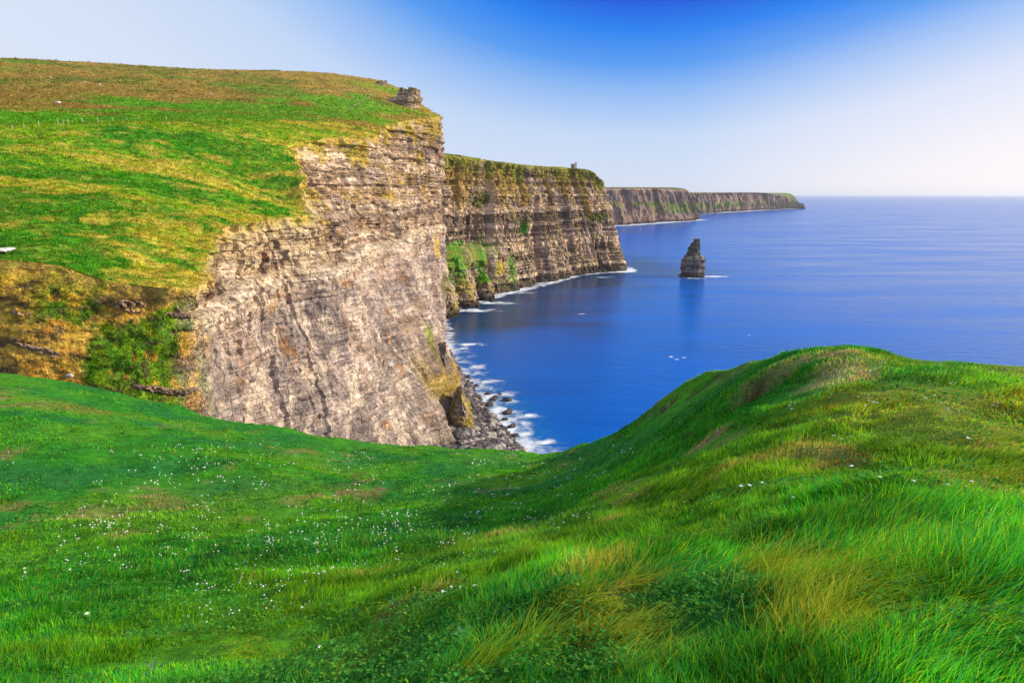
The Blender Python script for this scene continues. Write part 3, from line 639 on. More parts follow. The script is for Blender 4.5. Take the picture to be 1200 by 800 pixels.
# ------------------------------------------------------------------ sea stack
def rock_loft(name, cx, cy, prof, nseg, nz, amp, seed, mat, colf, z0=-4, jag=0):
    """prof: (z, half width left, half width right, half depth)"""
    prof = np.array(prof, float); zz = np.linspace(prof[0, 0], prof[-1, 0], nz)
    L_, R_, Dp = (np.interp(zz, prof[:, 0], prof[:, i]) for i in (1, 2, 3))
    a = np.linspace(0, 2*math.pi, nseg, endpoint=False)
    ca, sa = np.cos(a), np.sin(a)
    se = lambda c: np.sign(c)*np.abs(c)**.75
    X = np.where(ca[None] > 0, R_[:, None], L_[:, None])*se(ca)[None]
    # left side offset may be negative: centre line shift
    Y = Dp[:, None]*se(sa)[None]; Z = zz[:, None]+0*X
    br, bb, _ = blocks(a[None]*14+0*Z, Z, 5., 3.2, seed); br2, bb2, _ = blocks(a[None]*14+0*Z, Z, 2.5, 1.6, seed+5)
    nrm = np.hypot(X, Y)+1e-6
    D = amp*(.55*br+.6*bb+.35*bb2+.8*fbm(X/6, Y/6, Z/9, seed+8, 4))*sm(0, 6, nrm)
    X2 = X+X/nrm*D; Y2 = Y+Y/nrm*D
    Z = Z+jag*sm(zz[0]+.55*(zz[-1]-zz[0]), zz[-1], Z)*(fbm(X2/4, Y2/4, 0, seed+20, 4)+X2/np.abs(X2).max()*.7)
    P = np.dstack([X2+cx, Y2+cy, Z])
    c = colf(P, br, bb, bb2)
    V = P.reshape(-1, 3)
    i = np.arange(nz-1)[:, None]*nseg+np.arange(nseg)[None]; j = np.arange(nz-1)[:, None]*nseg+(np.arange(nseg)[None]+1) % nseg
    q = np.stack([i, j, j+nseg, i+nseg], -1).reshape(-1, 4)
    top = np.array([[P[-1, :, 0].mean(), P[-1, :, 1].mean(), zz[-1]+.6]]); V = np.vstack([V, top])
    k = (nz-1)*nseg+np.arange(nseg); k2 = (nz-1)*nseg+(np.arange(nseg)+1) % nseg
    t = np.stack([k, k2, np.full(nseg, len(V)-1)], -1)
    C = np.vstack([c.reshape(-1, 3), c[-1].mean(0)[None]])
    V = V-np.array([cx, cy, 0])
    o = mesh_np(name, V, q, t, col=C, attrs={'rock': np.ones(len(V))}, mat=mat, smooth=False); o.location = (cx, cy, 0)
    return o
def c_stack(P, br, bb, bb2):
    z = P[..., 2]; m = fbm(P[..., 0]/6, P[..., 1]/6, z/8, 610, 4)
    c = mixc(np.zeros(P.shape)+np.array([.24, .19, .165]), R_DARK*.8, sm(.0, .6, br*.7+bb*.4+m*.4)*.85)
    c = mixc(c, R_PALE*1.05, sm(.3, .9, -br*.6+bb2*.5)*.6)
    c = mixc(c, np.array([.085, .08, .045]), sm(30, 42, z+6*m)*.85)
    return mixc(c, R_DARK*.5, sm(9, 4, z)*.9)
o = rock_loft('sea_stack', STK[0], STK[1]+14, [(-6, 24, 22, 20), (3, 23, 22, 19), (5, 20, 19, 17), (9, 19.5, 19, 17), (10.5, 21, 21, 18), (24, 20.5, 21, 16), (25, 21, 22, 16), (33, 20.5, 21, 15), (34.5, 18, 20, 14), (38.5, 17, 18, 12), (40, 12, 12, 11), (47, 11.5, 11, 9), (48, 9.5, 10, 9), (55, 9, 10.5, 8), (56.5, 5.5, 10.5, 7), (62, 4, 10, 6), (63, .5, 10, 5), (69, -1, 9, 4), (70, -4, 8.5, 2)], 130, 150, 1.5, 601, M_mid, c_stack)
tag(o, 'lone jagged rock stack standing in the blue sea off the dark cliff', 'sea stack')

# ------------------------------------------------------------------ boulder beach
def rock_mesh(seed, n=2, flat=.7):
    import bmesh
    bm = bmesh.new(); bmesh.ops.create_icosphere(bm, subdivisions=n, radius=1)
    v = np.array([x.co[:] for x in bm.verts])
    d = 1+.28*fbm(v[:, 0]*1.3, v[:, 1]*1.3, v[:, 2]*1.3, seed, 3)
    # cut with a few planes to get faces
    r_ = np.random.default_rng(seed)
    v = v*d[:, None]
    for _ in range(7):
        nrm = r_.normal(size=3); nrm /= np.linalg.norm(nrm); k = .62+.25*r_.random()
        e_ = v@nrm-k; v = v-np.clip(e_, 0, None)[:, None]*nrm[None]*.9
    v[:, 2] *= flat
    f = np.array([[x.index for x in p.verts] for p in bm.faces]); bm.free()
    return v, f
protos = [rock_mesh(700+i, 1) for i in range(6)]
bc = smooth_curve(np.c_[BM[:, :2], 0*BM[:, 0]][(BM[:, 1] > 350) & (BM[:, 1] < 620) & (BM[:, 0] > -100)], 400)
sel = BM[(BM[:, 1] > 340) & (BM[:, 1] < 600)]
V, F, C = [], [], []; off = 0
for i in range(6500):
    b0 = WLc[rng.integers(470)]; u = rng.random()**.9
    wid = 8+34*sm(620, 420, b0[1])
    k = (u-1)*wid+rng.normal()*1.0+1.0; xx = b0[0]+k+rng.normal()*.8; yy = b0[1]+rng.normal()*2-k*.15
    sz = float(np.clip(rng.lognormal(-.25, .7), .4, 4.0)); zz = float(np.interp(k, [-58, -40, -26, -12, 4], [11, 9.5, 8, 3.5, -.8]))+.3+.6*rng.random()
    v, f = protos[rng.integers(6)]
    a = rng.random()*6.28; ca, sa = math.cos(a), math.sin(a)
    sc = np.array([1+.5*rng.random(), 1, .8+.3*rng.random()])*sz; w_ = v*sc
    w_ = np.c_[w_[:, 0]*ca-w_[:, 1]*sa, w_[:, 0]*sa+w_[:, 1]*ca, w_[:, 2]]+np.array([xx, yy, zz])
    V.append(w_); F.append(f+off); off += len(v)
    g = rng.random(); cc = np.array([.10, .085, .08])*(.6+1.1*g) if g < .75 else np.array([.33, .28, .24])
    C.append(np.tile(cc, (len(v), 1)))
o = mesh_np('boulder_beach', np.vstack(V), None, np.vstack(F), col=np.vstack(C), mat=M_boulder, smooth=False)
tag(o, 'narrow beach of dark boulders between pale cliff foot and white surf', 'boulders', kind='stuff')
# shingle bed under the boulders
K = WLc[:470:3]; u = np.linspace(-58, 4, 50); Pb = np.zeros((len(u), len(K), 3))
wd = sm(620, 420, K[:, 1])
Pb[..., 0] = K[None, :, 0]+u[:, None]*(.4+.6*wd[None]); Pb[..., 1] = K[None, :, 1]
Pb[..., 2] = np.interp(u, [-58, -40, -26, -12, 4], [11, 9.5, 8, 3.5, -1.5])[:, None]+1.5*fbm(Pb[..., 0]/4, Pb[..., 1]/4, 0, 720, 4)
cb = np.zeros(Pb.shape)+np.array([.12, .10, .09]); cb = mixc(cb, (.28, .24, .20), sm(0, .7, fbm(Pb[..., 0]/2, Pb[..., 1]/2, 0, 721, 3)))
tag(mesh_np('shore', Pb, grid_faces(len(u), len(K)), col=cb, mat=M_boulder, smooth=False), 'dark shingle bed under the boulders', kind='structure')

big = [rock_mesh(750+i, 3, .8) for i in range(5)]
def boulder(px, py, Y, size, proto, colr, label, group=None, world=None, name='boulder', sink=.3):
    v, f = big[proto]
    p = at(px, py, Y) if world is None else np.array(world, float)
    m1 = fbm(v[:, 0]*3, v[:, 1]*3, v[:, 2]*3, 760, 3)
    c = mixc(np.zeros(v.shape)+np.array(colr), np.array(colr)*.5, sm(0, .6, m1)*.7)
    o = mesh_np(name, v*np.array(size), None, f, col=c, mat=M_boulder, smooth=False)
    o.location = tuple(p+np.array([0, 0, size[2]*(1-sink)*.5])); o.rotation_euler = (0, 0, proto*1.3)
    return tag(o, label, name.replace('_', ' '), group)
surf = [(572, 462, 2.2), (581, 466, 2.6), (594, 469, 3.2), (595, 484, 3.6), (573, 475, 3.4), (578, 469, 2.6), (586, 462, 1.8), (558, 452, 2.0), (600, 500, 2.8), (604, 511, 2.4), (592, 492, 2.2), (549, 441, 2.0)]
sl = ['small dark rock awash in surf, nearest the bottom of the pale cliff', 'low dark rock in white foam between two others', 'largest outlying dark rock ringed by white surf', 'dark rounded boulder in the surf, lowest of the outlying ones']
for i, (px, py, sz) in enumerate(surf):
    p = sea_at(px, py)
    boulder(0, 0, 0, (sz*1.2, sz, sz*.9), i % 5, (.08, .07, .07), 'dark wet boulder standing in white surf off the boulder beach', 'dark boulders awash in the surf', world=(p[0], p[1], -.4), name='boulder')

# ------------------------------------------------------------------ height of the headland for things on it
from mathutils.bvhtree import BVHTree
def surface_z(x, y):
    return float(HF(np.array([x]), np.array([y]))[0])
npl = 329
sub = PM[:npl+1:2, ::2]; 
PMs = PM[::2, ::2]; tree_v = PMs.reshape(-1, 3).tolist(); tree_f = grid_faces(*PMs.shape[:2]).tolist()
BV = BVHTree.FromPolygons(tree_v, tree_f)
def hit_head(px, py):
    d = at(px, py, 1.0)-np.array([0, 0, CZ]); h = BV.ray_cast(Vector((0, 0, CZ)), Vector(d).normalized(), 3000)
    return None if h[0] is None else np.array(h[0])
def drop_head(x, y):
    h = BV.ray_cast(Vector((x, y, 600)), Vector((0, 0, -1)), 900)
    return None if h[0] is None else np.array(h[0])
stones = [(68, 121, 2.6, (.75, .72, .68), 'big white boulder alone on the brown hillside above the post fence'), (83, 113.5, .9, (.6, .56, .5), 'small pale stone just above the big white boulder'),
          (94, 97.5, 1.3, (.62, .56, .5), 'left of two touching pale stones high on the brown hill'), (99, 96.5, 1.2, (.62, .56, .5), 'right of two touching pale stones high on the brown hill'),
          (117, 100, 1.8, (.5, .45, .4), 'flat grey stone right of the paired stones on the hill'), (58, 91.5, 1.8, (.45, .38, .3), 'flat tan stone near the skyline at the left'),
          (236, 89.5, 1.5, (.42, .33, .28), 'brown stone below the skyline above the bright field'), (222, 104, 1.2, (.5, .42, .36), 'small stone on the brown hill left of the bright field'),
          (247, 111, 1.6, (.55, .47, .42), 'pale stone at the upper left corner of the bright field'), (8, 294, 2.2, (.7, .66, .6), 'long white slab at the edge of the green gully head'),
          (82, 440.5, 1.6, (.62, .5, .44), 'pale pinkish boulder sitting on the near grassy rim'), (40, 385, 1.0, (.6, .58, .54), 'small white stone on the shrubby gully wall'), (19, 402, .7, (.5, .46, .42), 'lowest small grey stone on the shrubby gully wall'),
          (278, 86, 2.0, (.2, .16, .12), 'dark rock knob breaking the skyline'), (46, 315, 1.5, (.33, .2, .14), 'reddish rock poking out of tan scrub at the left')]
for i, (px, py, sz, cc, lb) in enumerate(stones):
    p = hit_head(px, py)
    if p is None: p = hit_head(px, py+3)
    if p is None: continue
    k = np.linalg.norm(p-np.array([0, 0, CZ]))/800*.75
    hx, hz = sz*k*1.25, sz*k*.9
    if px == 8: hx, hz = 2.6, .8
    if px == 82: hx, hz = .9, .7
    boulder(0, 0, 0, (hx, hx*.8, hz), i % 5, cc, lb, world=tuple(p))

# tussocks and scrub give the near slopes their texture
ii, jj = np.mgrid[0:PM.shape[0]-1, 0:PM.shape[1]-1]
cell = np.linalg.norm(np.cross(PM[1:, :-1]-PM[:-1, :-1], PM[:-1, 1:]-PM[:-1, :-1]), axis=-1)
ok = ((IM[:-1, :-1] < .5) | ((TM[:-1, :-1] < 6.0) & (PM[:-1, :-1, 2] > 70))) & (PM[:-1, :-1, 1] < 900) & (PM[:-1, :-1, 0] > -.85*PM[:-1, :-1, 1])
wgt = (cell*ok*sm(880, 420, PM[:-1, :-1, 1])/np.maximum(PM[:-1, :-1, 1], 100)**2.2).ravel(); wgt /= wgt.sum()
n = 210000; k = rng.choice(wgt.size, n, p=wgt); i, j = ii.ravel()[k], jj.ravel()[k]; u, v = rng.random((n, 1)), rng.random((n, 1))
pb = PM[i, j]*(1-u)*(1-v)+PM[i+1, j]*u*(1-v)+PM[i, j+1]*(1-u)*v+PM[i+1, j+1]*u*v; cb_ = CM[i, j]
patch = fbm(pb[:, 0]/2.5, pb[:, 1]/2.5, pb[:, 2]/2.5, 140, 3)
hh = np.clip(.42*(1+.9*patch), .12, 1.2)*(.5+.8*rng.random(n))*(pb[:, 1]/220)**.5; ww = .0011*pb[:, 1]*(.5+.7*rng.random(n))
cb_ = cb_*(.62+.75*rng.random((n, 1)))*(1+.25*patch[:, None]); az = rng.normal(size=n)*.8
lx, lz = (.35+.4*rng.normal(size=n))*hh, hh
V = np.zeros((n, 3, 3)); V[:, 0] = pb; V[:, 1] = pb; V[:, 2] = pb
V[:, 0, 0] -= ww*np.cos(az); V[:, 0, 1] -= ww*np.sin(az); V[:, 1, 0] += ww*np.cos(az); V[:, 1, 1] += ww*np.sin(az); V[:, :2, 2] -= .08
V[:, 2, 0] += lx; V[:, 2, 1] -= .3*hh*rng.random(n); V[:, 2, 2] += lz
Cc = np.repeat(cb_[:, None], 3, 1); Cc[:, 2] *= 1.3
tag(mesh_np('tussock_grass', V.reshape(-1, 3), None, np.arange(3*n).reshape(-1, 3), col=Cc.reshape(-1, 3), mat=M_grass), 'coarse tussock grass and scrub over the headland slopes', 'grass', kind='stuff')

# rock ledges on the gully wall
def ledge(pa, pb, th, colr, label, seed):
    n = 60; a, b = pa, pb
    t = np.linspace(0, 1, n); V, Q = [], []
    prof = [(-2.0, -.9), (.2, -1.0), (.8, -.6), (.55, -.2), (1.0, .05), (.7, .5), (.9, .8), (-2.0, .95)]
    dirv = b-a; nrm = np.array([dirv[1], -dirv[0], 0]); nrm /= np.linalg.norm(nrm)
    G = np.zeros((len(prof), n, 3))
    for i, (o_, z_) in enumerate(prof):
        c = a[None]+dirv[None]*t[:, None]
        w_ = sm(0, .15, t)*sm(1, .8, t)
        jt = (hsh(np.floor(t*17), np.full(n, i), np.zeros(n), seed)-.5)*1.3+.6*fbm(t*23, 0*t+i, 0*t, seed+4, 3)
        c = c+nrm[None]*((o_*th*.9+jt*th*.9)*w_-th*.3*(1-w_))[:, None]; c[:, 2] += z_*th*(.35+.65*w_)+fbm(t*9, 0*t+i, 0*t, seed, 3)*th*.3
        G[i] = c
    cc = np.zeros(G.shape)+np.array(colr); cc = mixc(cc, np.array(colr)*.35, sm(-.1, .6, fbm(G[..., 0]/.7, G[..., 1], G[..., 2]/.3, seed+1, 3)))
    return tag(mesh_np('rock_ledge', G, grid_faces(len(prof), n), col=cc, mat=M_boulder, smooth=False), label, 'rock ledge')
for (A_, B_, th, cc, lb, sd2) in [((128, 357), (226, 364), 1.7, (.40, .26, .16), 'long brown layered rock ledge across the green gully wall', 801), ((190, 367), (228, 371), .7, (.34, .23, .15), 'short dark ledge just under the right end of the long ledge', 802),
                              ((12, 365), (62, 374), .7, (.42, .28, .18), 'thin reddish ledge in the shrubs at the left edge', 803), ((10, 400), (80, 418), .7, (.26, .17, .11), 'dark broken ledge low on the shrubby gully wall', 804), ((150, 452), (232, 462), .8, (.24, .16, .10), 'dark ledge at the foot of the green gully slope', 805)]:
    a_, b_ = hit_head(*A_), hit_head(*B_)
    if a_ is not None and b_ is not None: ledge(a_, b_, th, cc, lb, sd2)
# brown buttress standing at the back of the boulder beach
def c_butt(P, a, b, c):
    m = fbm(P[..., 0]/7, P[..., 1]/7, P[..., 2]/12, 640, 5); m2 = fbm(P[..., 0]/3, P[..., 1]/3, P[..., 2]/9, 641, 4)
    k = mixc(np.zeros(P.shape)+np.array([.24, .17, .11]), R_DARK, sm(.0, .6, m2+.3*b)*.8); k = mixc(k, R_GREY, sm(.1, .6, -m)*.6)
    return mixc(k, np.array([.30, .23, .03]), sm(-.2, .3, m+.3*m2)*.8)
for (bx, by, sc_b, lb_) in [(-44, 442, 1.0, 'brown and ochre rock buttress behind the boulder beach'), (-31, 408, .62, 'smaller mossy rock buttress between the brown buttress and the near rim')]:
    o = rock_loft('rock_buttress', bx, by, [(-4, 15*sc_b, 17*sc_b, 26*sc_b), (8*sc_b, 14*sc_b, 14*sc_b, 23*sc_b), (22*sc_b, 12*sc_b, 9*sc_b, 18*sc_b), (34*sc_b, 9*sc_b, 4*sc_b, 12*sc_b), (46*sc_b, 7*sc_b, -1*sc_b, 6*sc_b), (54*sc_b, 5*sc_b, -3*sc_b, 2*sc_b)], 140, 110, 1.6, 630+int(bx), M_head, c_butt)
    tag(o, lb_, 'rock buttress')
# grass-topped spurs stepping down at the left foot of the dark cliff
def c_spur(top):
    def f(P, a, b, c):
        m = fbm(P[..., 0]/9, P[..., 1]/9, P[..., 2]/14, 660, 5); m2 = fbm(P[..., 0]/4, P[..., 1]/4, P[..., 2]/12, 661, 4)
        k = mixc(np.zeros(P.shape)+np.array([.36, .26, .17]), R_DARK, sm(.0, .6, m2+.3*b)*.85); k = mixc(k, np.array([.34, .25, .03]), sm(-.1, .4, m)*.7)
        k = mixc(k, R_DARK*.5, sm(14, 4, P[..., 2]))
        return mixc(k, np.array([.08, .28, .008]), sm(top*.62, top*.8, P[..., 2]+.22*top*m)*.9)
    return f
for (px_, py_, H_, W_, lb_) in [(541, 360, 66, 24, 'larger green topped rock spur at the left foot of the dark cliff'), (571, 352, 40, 13, 'smaller green topped rock spur right of the larger one'), (520, 372, 58, 20, 'leftmost ochre rock spur half hidden by the pale cliff')]:
    q = sea_at(px_, py_)
    o = rock_loft('rock_spur', q[0]-4, q[1]+W_*.9, [(-5, W_*1.15, W_*1.1, W_*1.3), (H_*.25, W_, W_*.95, W_*1.15), (H_*.55, W_*.9, W_*.8, W_), (H_*.72, W_*.85, W_*.5, W_*.8), (H_*.9, W_*.6, W_*.1, W_*.6), (H_, W_*.35, -W_*.15, W_*.3)], 120, 90, 2.4, 670+px_, M_mid, c_spur(H_))
    tag(o, lb_, 'rock spur')
# summit outcrops where the edge steps up
for (px, py, sx, sz, lb) in [(471, 121, 17, 13, 'pale layered crag below the summit edge, above the tan cliff top'), (442, 97.5, 9, 4.0, 'small brown crag on the skyline at the summit edge')]:
    p = hit_head(px, py+2); p = p+np.array([0, 5, sz*.25])
    o = rock_loft('crag', p[0], p[1]+4, [(p[2]-sz*1.5, sx*1.5, sx*.9, sx), (p[2]-sz*.6, sx*1.5, sx*.9, sx*.9), (p[2], sx*1.25, sx*1.0, sx*.8), (p[2]+sz*.35, sx*.7, sx*1.1, sx*.7), (p[2]+sz*.4, sx*.35, sx*.95, sx*.6), (p[2]+sz*.8, sx*.2, sx*1.05, sx*.5), (p[2]+sz*.85, -sx*.2, sx*.95, sx*.4)], 110, 90, 1.8, 820+px, M_head, lambda P, a, b, c: mixc(mixc(np.zeros(P.shape)+R_TAN*1.05, R_DARK, sm(.1, .8, a*.6+b*.6)*.7), OLIVE, sm(p[2]+sz*.6, p[2]+sz*1.0, P[..., 2])*.8), jag=sz*.28)
    tag(o, lb, 'crag')

# ------------------------------------------------------------------ fence posts and field wall on the headland
def make_post():
    import bmesh
    bm = bmesh.new(); bmesh.ops.create_cone(bm, cap_ends=True, segments=8, radius1=.17, radius2=.13, depth=2.6)
    for v in bm.verts: v.co.z += 1.1; v.co.x += .04*math.sin(v.co.z*3)
    bmesh.ops.bevel(bm, geom=[e for e in bm.edges if all(v.co.z > 2 for v in e.verts)], offset=.05, segments=2, affect='EDGES')
    me = bpy.data.meshes.new('fence_post'); bm.to_mesh(me); bm.free(); me.materials.append(M_wood); return me
pm = make_post()
posts = [(15, 152), (28, 151), (46, 148), (68, 145), (74, 145), (80, 145), (97, 144), (115, 143.5), (132, 142.5), (149, 141.5), (163, 140), (195, 142), (222, 142)]
pl = ['leftmost', 'second from left', 'third from left', 'left one of three close', 'middle one of three close', 'right one of three close', 'just right of three close', 'fifth from right', 'fourth from right', 'third from right', 'second from right', 'rightmost']
pp = []
for i, (px, py) in enumerate(posts[:12]):
    p = hit_head(px, py)
    if p is None: continue
    o = link(bpy.data.objects.new('fence_post', pm)); o.location = tuple(p-np.array([0, 0, .15])); o.rotation_euler = (rng.normal()*.05, rng.normal()*.06, rng.random()*6)
    o.scale = (1, 1, .9+.25*rng.random())
    tag(o, {0: 'leftmost pale post of the fence row by the bright field', 11: 'last pale post at the right end of the fence row'}.get(i, '%s pale fence posts in the row below the brown hill' % pl[i] if 'three' in pl[i] else '%s pale post in the fence row below the brown hill' % pl[i]), 'fence post', 'pale posts of the field fence')
def wall(pxs, hgt, label, seed):
    P0 = [hit_head(*q) for q in pxs]; P0 = np.array([p for p in P0 if p is not None])
    if len(P0) < 2: return
    t = np.linspace(0, len(P0)-1, 200); C = np.stack([np.interp(t, np.arange(len(P0)), P0[:, i]) for i in range(3)], -1)
    for i in range(len(C)):
        q = drop_head(C[i, 0], C[i, 1]); 
        if q is not None: C[i, 2] = q[2]
    tg = np.gradient(C[:, :2], axis=0); tg /= np.linalg.norm(tg, axis=1)[:, None]; nn = np.c_[-tg[:, 1], tg[:, 0]]
    prof = [(-.45, -.6), (-.4, .6), (-.25, 1), (.25, 1), (.4, .6), (.45, -.6)]
    G = np.zeros((6, 200, 3))
    for i, (a_, b_) in enumerate(prof):
        G[i, :, :2] = C[:, :2]+nn*a_*hgt*.7; G[i, :, 2] = C[:, 2]+b_*hgt*(1+.25*(rng.random(200)-.5))
    tag(mesh_np('field_wall', G, grid_faces(6, 200), mat=M_wall, smooth=False), label, 'stone wall')
wall([(401, 132), (415, 124), (428, 117), (437, 111)], .55, 'low pale stone wall climbing the bright field to the cliff edge', 1)
wall([(368, 105), (400, 106), (434, 106)], .4, 'faint stone wall across the top of the bright field', 2)

# ------------------------------------------------------------------ tower on the second cliff
import bmesh
def lathe(name, prof, seg, mat, parent=None, loc=(0, 0, 0)):
    V = []; 
    for (r, z) in prof:
        for k in range(seg): V.append((r*math.cos(2*math.pi*k/seg), r*math.sin(2*math.pi*k/seg), z))
    n = len(prof); Q = [(i*seg+k, i*seg+(k+1) % seg, (i+1)*seg+(k+1) % seg, (i+1)*seg+k) for i in range(n-1) for k in range(seg)]
    o = mesh_np(name, np.array(V), np.array(Q), mat=mat, smooth=False, parent=parent); o.location = loc; return o
tb = BVHTree.FromPolygons(PB[:, ::3].reshape(-1, 3).tolist(), grid_faces(PB.shape[0], PB[:, ::3].shape[1]).tolist())
tw = at(672, 197, 1372); h = tb.ray_cast(Vector((tw[0], tw[1], 500)), Vector((0, 0, -1)), 600); gz = h[0].z if h[0] else tw[2]
te = link(bpy.data.objects.new('stone_tower', None)); te.location = (tw[0], tw[1], gz-1.5); te.scale = (1.15, 1.15, 1.15); tag(te, 'small round stone lookout tower on top of the dark cliff', 'tower')
lathe('tower_wall', [(4.6, 0), (4.4, 4), (4.3, 8.5), (4.7, 8.8), (4.7, 9.6), (3.6, 9.6), (3.6, 9.0), (0.01, 9.0)], 24, M_tower, te)
lathe('turret', [(1.4, 0), (1.35, 12.5), (1.6, 12.8), (1.6, 13.4), (.01, 13.6)], 14, M_tower, te, (4.2, 0, 0))
for k in range(8):
    a = 2*math.pi*k/8; bm = bmesh.new(); bmesh.ops.create_cube(bm, size=1); bmesh.ops.scale(bm, vec=(.8, 1.7, 1.4), verts=bm.verts); bmesh.ops.bevel(bm, geom=bm.edges[:], offset=.08, affect='EDGES')
    me = bpy.data.meshes.new('merlon'); bm.to_mesh(me); bm.free(); me.materials.append(M_tower)
    q = link(bpy.data.objects.new('merlon', me), te); q.location = (4.2*math.cos(a), 4.2*math.sin(a), 10.25); q.rotation_euler = (0, 0, a)

# ------------------------------------------------------------------ foreground ground
FG = {-500: [(800, 5.5), (680, 12), (560, 24), (470, 40), (420, 55)], -200: [(800, 5), (680, 11), (560, 22), (470, 36), (420, 51)],
      0: [(800, 4.5), (740, 7), (680, 10.5), (620, 15), (560, 21), (500, 29), (457, 38), (434, 46)],
      150: [(800, 4.3), (740, 6.8), (680, 10.3), (620, 15.2), (560, 22), (510, 31), (485, 38), (464, 45)],
      300: [(800, 4), (740, 6.5), (680, 10), (620, 16), (560, 24), (530, 31), (499, 42)],
      450: [(800, 3.2), (740, 5), (680, 8.5), (620, 15), (570, 26), (545, 33), (519, 42)],
      560: [(800, 2.8), (740, 4.1), (680, 6.7), (620, 13.5), (575, 23), (548, 31), (526, 41)],
      640: [(800, 2.6), (740, 3.6), (680, 5.5), (620, 11.5), (580, 19), (552, 29), (532, 40)],
      720: [(800, 2.4), (740, 3.2), (680, 4.6), (620, 8), (570, 14), (530, 23), (503, 32)],
      800: [(800, 2.2), (740, 2.9), (680, 4), (620, 6.5), (560, 11), (500, 18), (457, 25)],
      900: [(800, 2.1), (740, 2.7), (680, 3.6), (620, 5.2), (560, 8), (500, 12), (455, 15.5), (421, 19)],
      980: [(800, 2), (740, 2.5), (680, 3.4), (620, 4.8), (560, 7), (500, 10), (450, 13), (407, 16)],
      1030: [(800, 2), (680, 3.3), (560, 6.7), (500, 9.5), (450, 12.3), (411, 15)],
      1080: [(800, 1.95), (740, 2.45), (680, 3.3), (620, 4.5), (560, 6.3), (500, 8.8), (455, 11.5), (422, 14)],
      1200: [(800, 1.9), (740, 2.4), (680, 3.2), (620, 4.3), (560, 6), (500, 8.2), (462, 10.5), (434, 13)],
      1500: [(800, 1.8), (680, 3), (560, 5.6), (500, 8), (455, 12)], 1900: [(800, 1.8), (680, 2.8), (560, 5.4), (480, 11)]}
cp, cv, rth, rrr, rs = [], [], [], [], []
for px, lst in FG.items():
    for (py, Yd) in lst:
        p = at(px, py, Yd); r = math.hypot(p[0], p[1]); cp.append((math.atan2(p[0], p[1])*2, math.log(r))); cv.append((p[2]-CZ)/r)
    rth.append(math.atan2(p[0], p[1])); rrr.append(r); rs.append((p[2]-CZ)/r)
for th_ in (-110, -60, 0, 60, 110):
    for r in (.35, .7, 1.2): cp.append((math.radians(th_)*2, math.log(r))); cv.append(-1.72/r+ (r*(-.12 if th_ < 0 else -.02))/r)
cp = np.array(cp); G1 = TPS(cp, cv, 2e-4)
rth, rrr, rs = map(np.array, (rth, rrr, rs))
def rim_r(th): return pchip(np.r_[-2.2, rth, 2.2], np.r_[rrr[0], rrr, rrr[-1]], np.ravel(th)).reshape(np.shape(th))
def ground_z(x, y, detail=True):
    r = np.hypot(x, y)+1e-6; th = np.arctan2(x, y)
    rr_ = rim_r(th); q = np.minimum(r, rr_)
    s = G1(th*2, np.log(np.maximum(q, .35)))
    z = CZ + s*np.where(r > rr_, r, q)
    u = np.maximum(r-rr_, 0); z = z-.10*u**1.5-.03*u**2.2
    # soften the notch under the eye
    z = np.where(r < .6, CZ-1.75, z)
    if detail:
        k = np.clip(r/4, .25, 1)*(1-.7*sm(.62, .9, r/rr_)*sm(2, 4.5, x)*sm(24, 17, r))
        z = z+k*((.17+.03*sm(2, 6, x))*fbm(x/2.6, y/2.6, 0, 900, 4)+.32*fbm(x/7, y/7, 0, 901, 3)*sm(17, 30, r)+.07*ridged(x/.9, y/.9, 0, 902, 2)+.06*fbm(x/1.2, y/1.2, 0, 903, 3)*sm(4, 9, r))
        for (cx, cy, rad, dep) in scars:
            d = np.hypot((x-cx)/rad, (y-cy)/(rad*.7)); z = z-dep*np.exp(-d**4)
        for (cx, cy, rx_, ry_, hh) in mounds:
            d = np.hypot((x-cx)/rx_, (y-cy)/ry_); z = z+hh*np.exp(-d**2)
    return z
scars, mounds = [], []
def hit_ground(px, py, detail=True):
    d = at(px, py, 1.0)-np.array([0, 0, CZ]); Yk = np.exp(np.linspace(math.log(1.2), math.log(70), 900))
    x, y, z = d[0]*Yk, Yk, CZ+d[2]*Yk; g = ground_z(x, y, detail); k = np.where(z < g)[0]
    if len(k) == 0: return None
    i = k[0]; return np.array([x[i], y[i], g[i]])
for (px, py, rad, dep) in [(853, 482, 1.0, .95), (874, 474, .7, .6), (829, 452, .7, .3), (778, 483, .5, .2), (905, 452, .5, .3), (730, 510, .5, .2)]:
    p = hit_ground(px, py, False)
    if p is not None: scars.append((p[0], p[1], rad, dep))
for (px, py, rx_, ry_, hh) in [(992, 424, .7, 1.4, .16), (880, 458, 1.0, .5, .25), (1020, 580, 1.2, .6, .12), (330, 555, 3, 2, .3), (210, 480, 3, 2, .35), (240, 750, 1.2, .6, .12), (700, 700, .5, .8, .10), (930, 700, .45, .6, .10)]:
    p = hit_ground(px, py, False)
    if p is not None: mounds.append((p[0], p[1], rx_, ry_, hh))
nth, nrr = 760, 620
th = np.radians(np.linspace(-115, 115, nth)); rm = rim_r(th)
v = np.linspace(0, 1, nrr)
k1 = np.where(v < .72, v/.72, 1)
RR = .35*(rm[None]/.35)**k1[:, None] + np.where(v > .72, ((v-.72)/.28)**1.6, 0)[:, None]*75
X = RR*np.sin(th)[None]; Y = RR*np.cos(th)[None]; Z = ground_z(X, Y)
Z = np.maximum(Z, -4)
PG = np.dstack([X, Y, Z])
def make_pick():
    Ps = PG[::2, ::2]; bv = BVHTree.FromPolygons(Ps.reshape(-1, 3).tolist(), grid_faces(*Ps.shape[:2]).tolist())
    def f(px, py):
        d = at(px, py, 1.0)-np.array([0, 0, CZ]); h = bv.ray_cast(Vector((0, 0, CZ)), Vector(d).normalized(), 90)
        return None if h[0] is None else np.array(h[0])
    return f
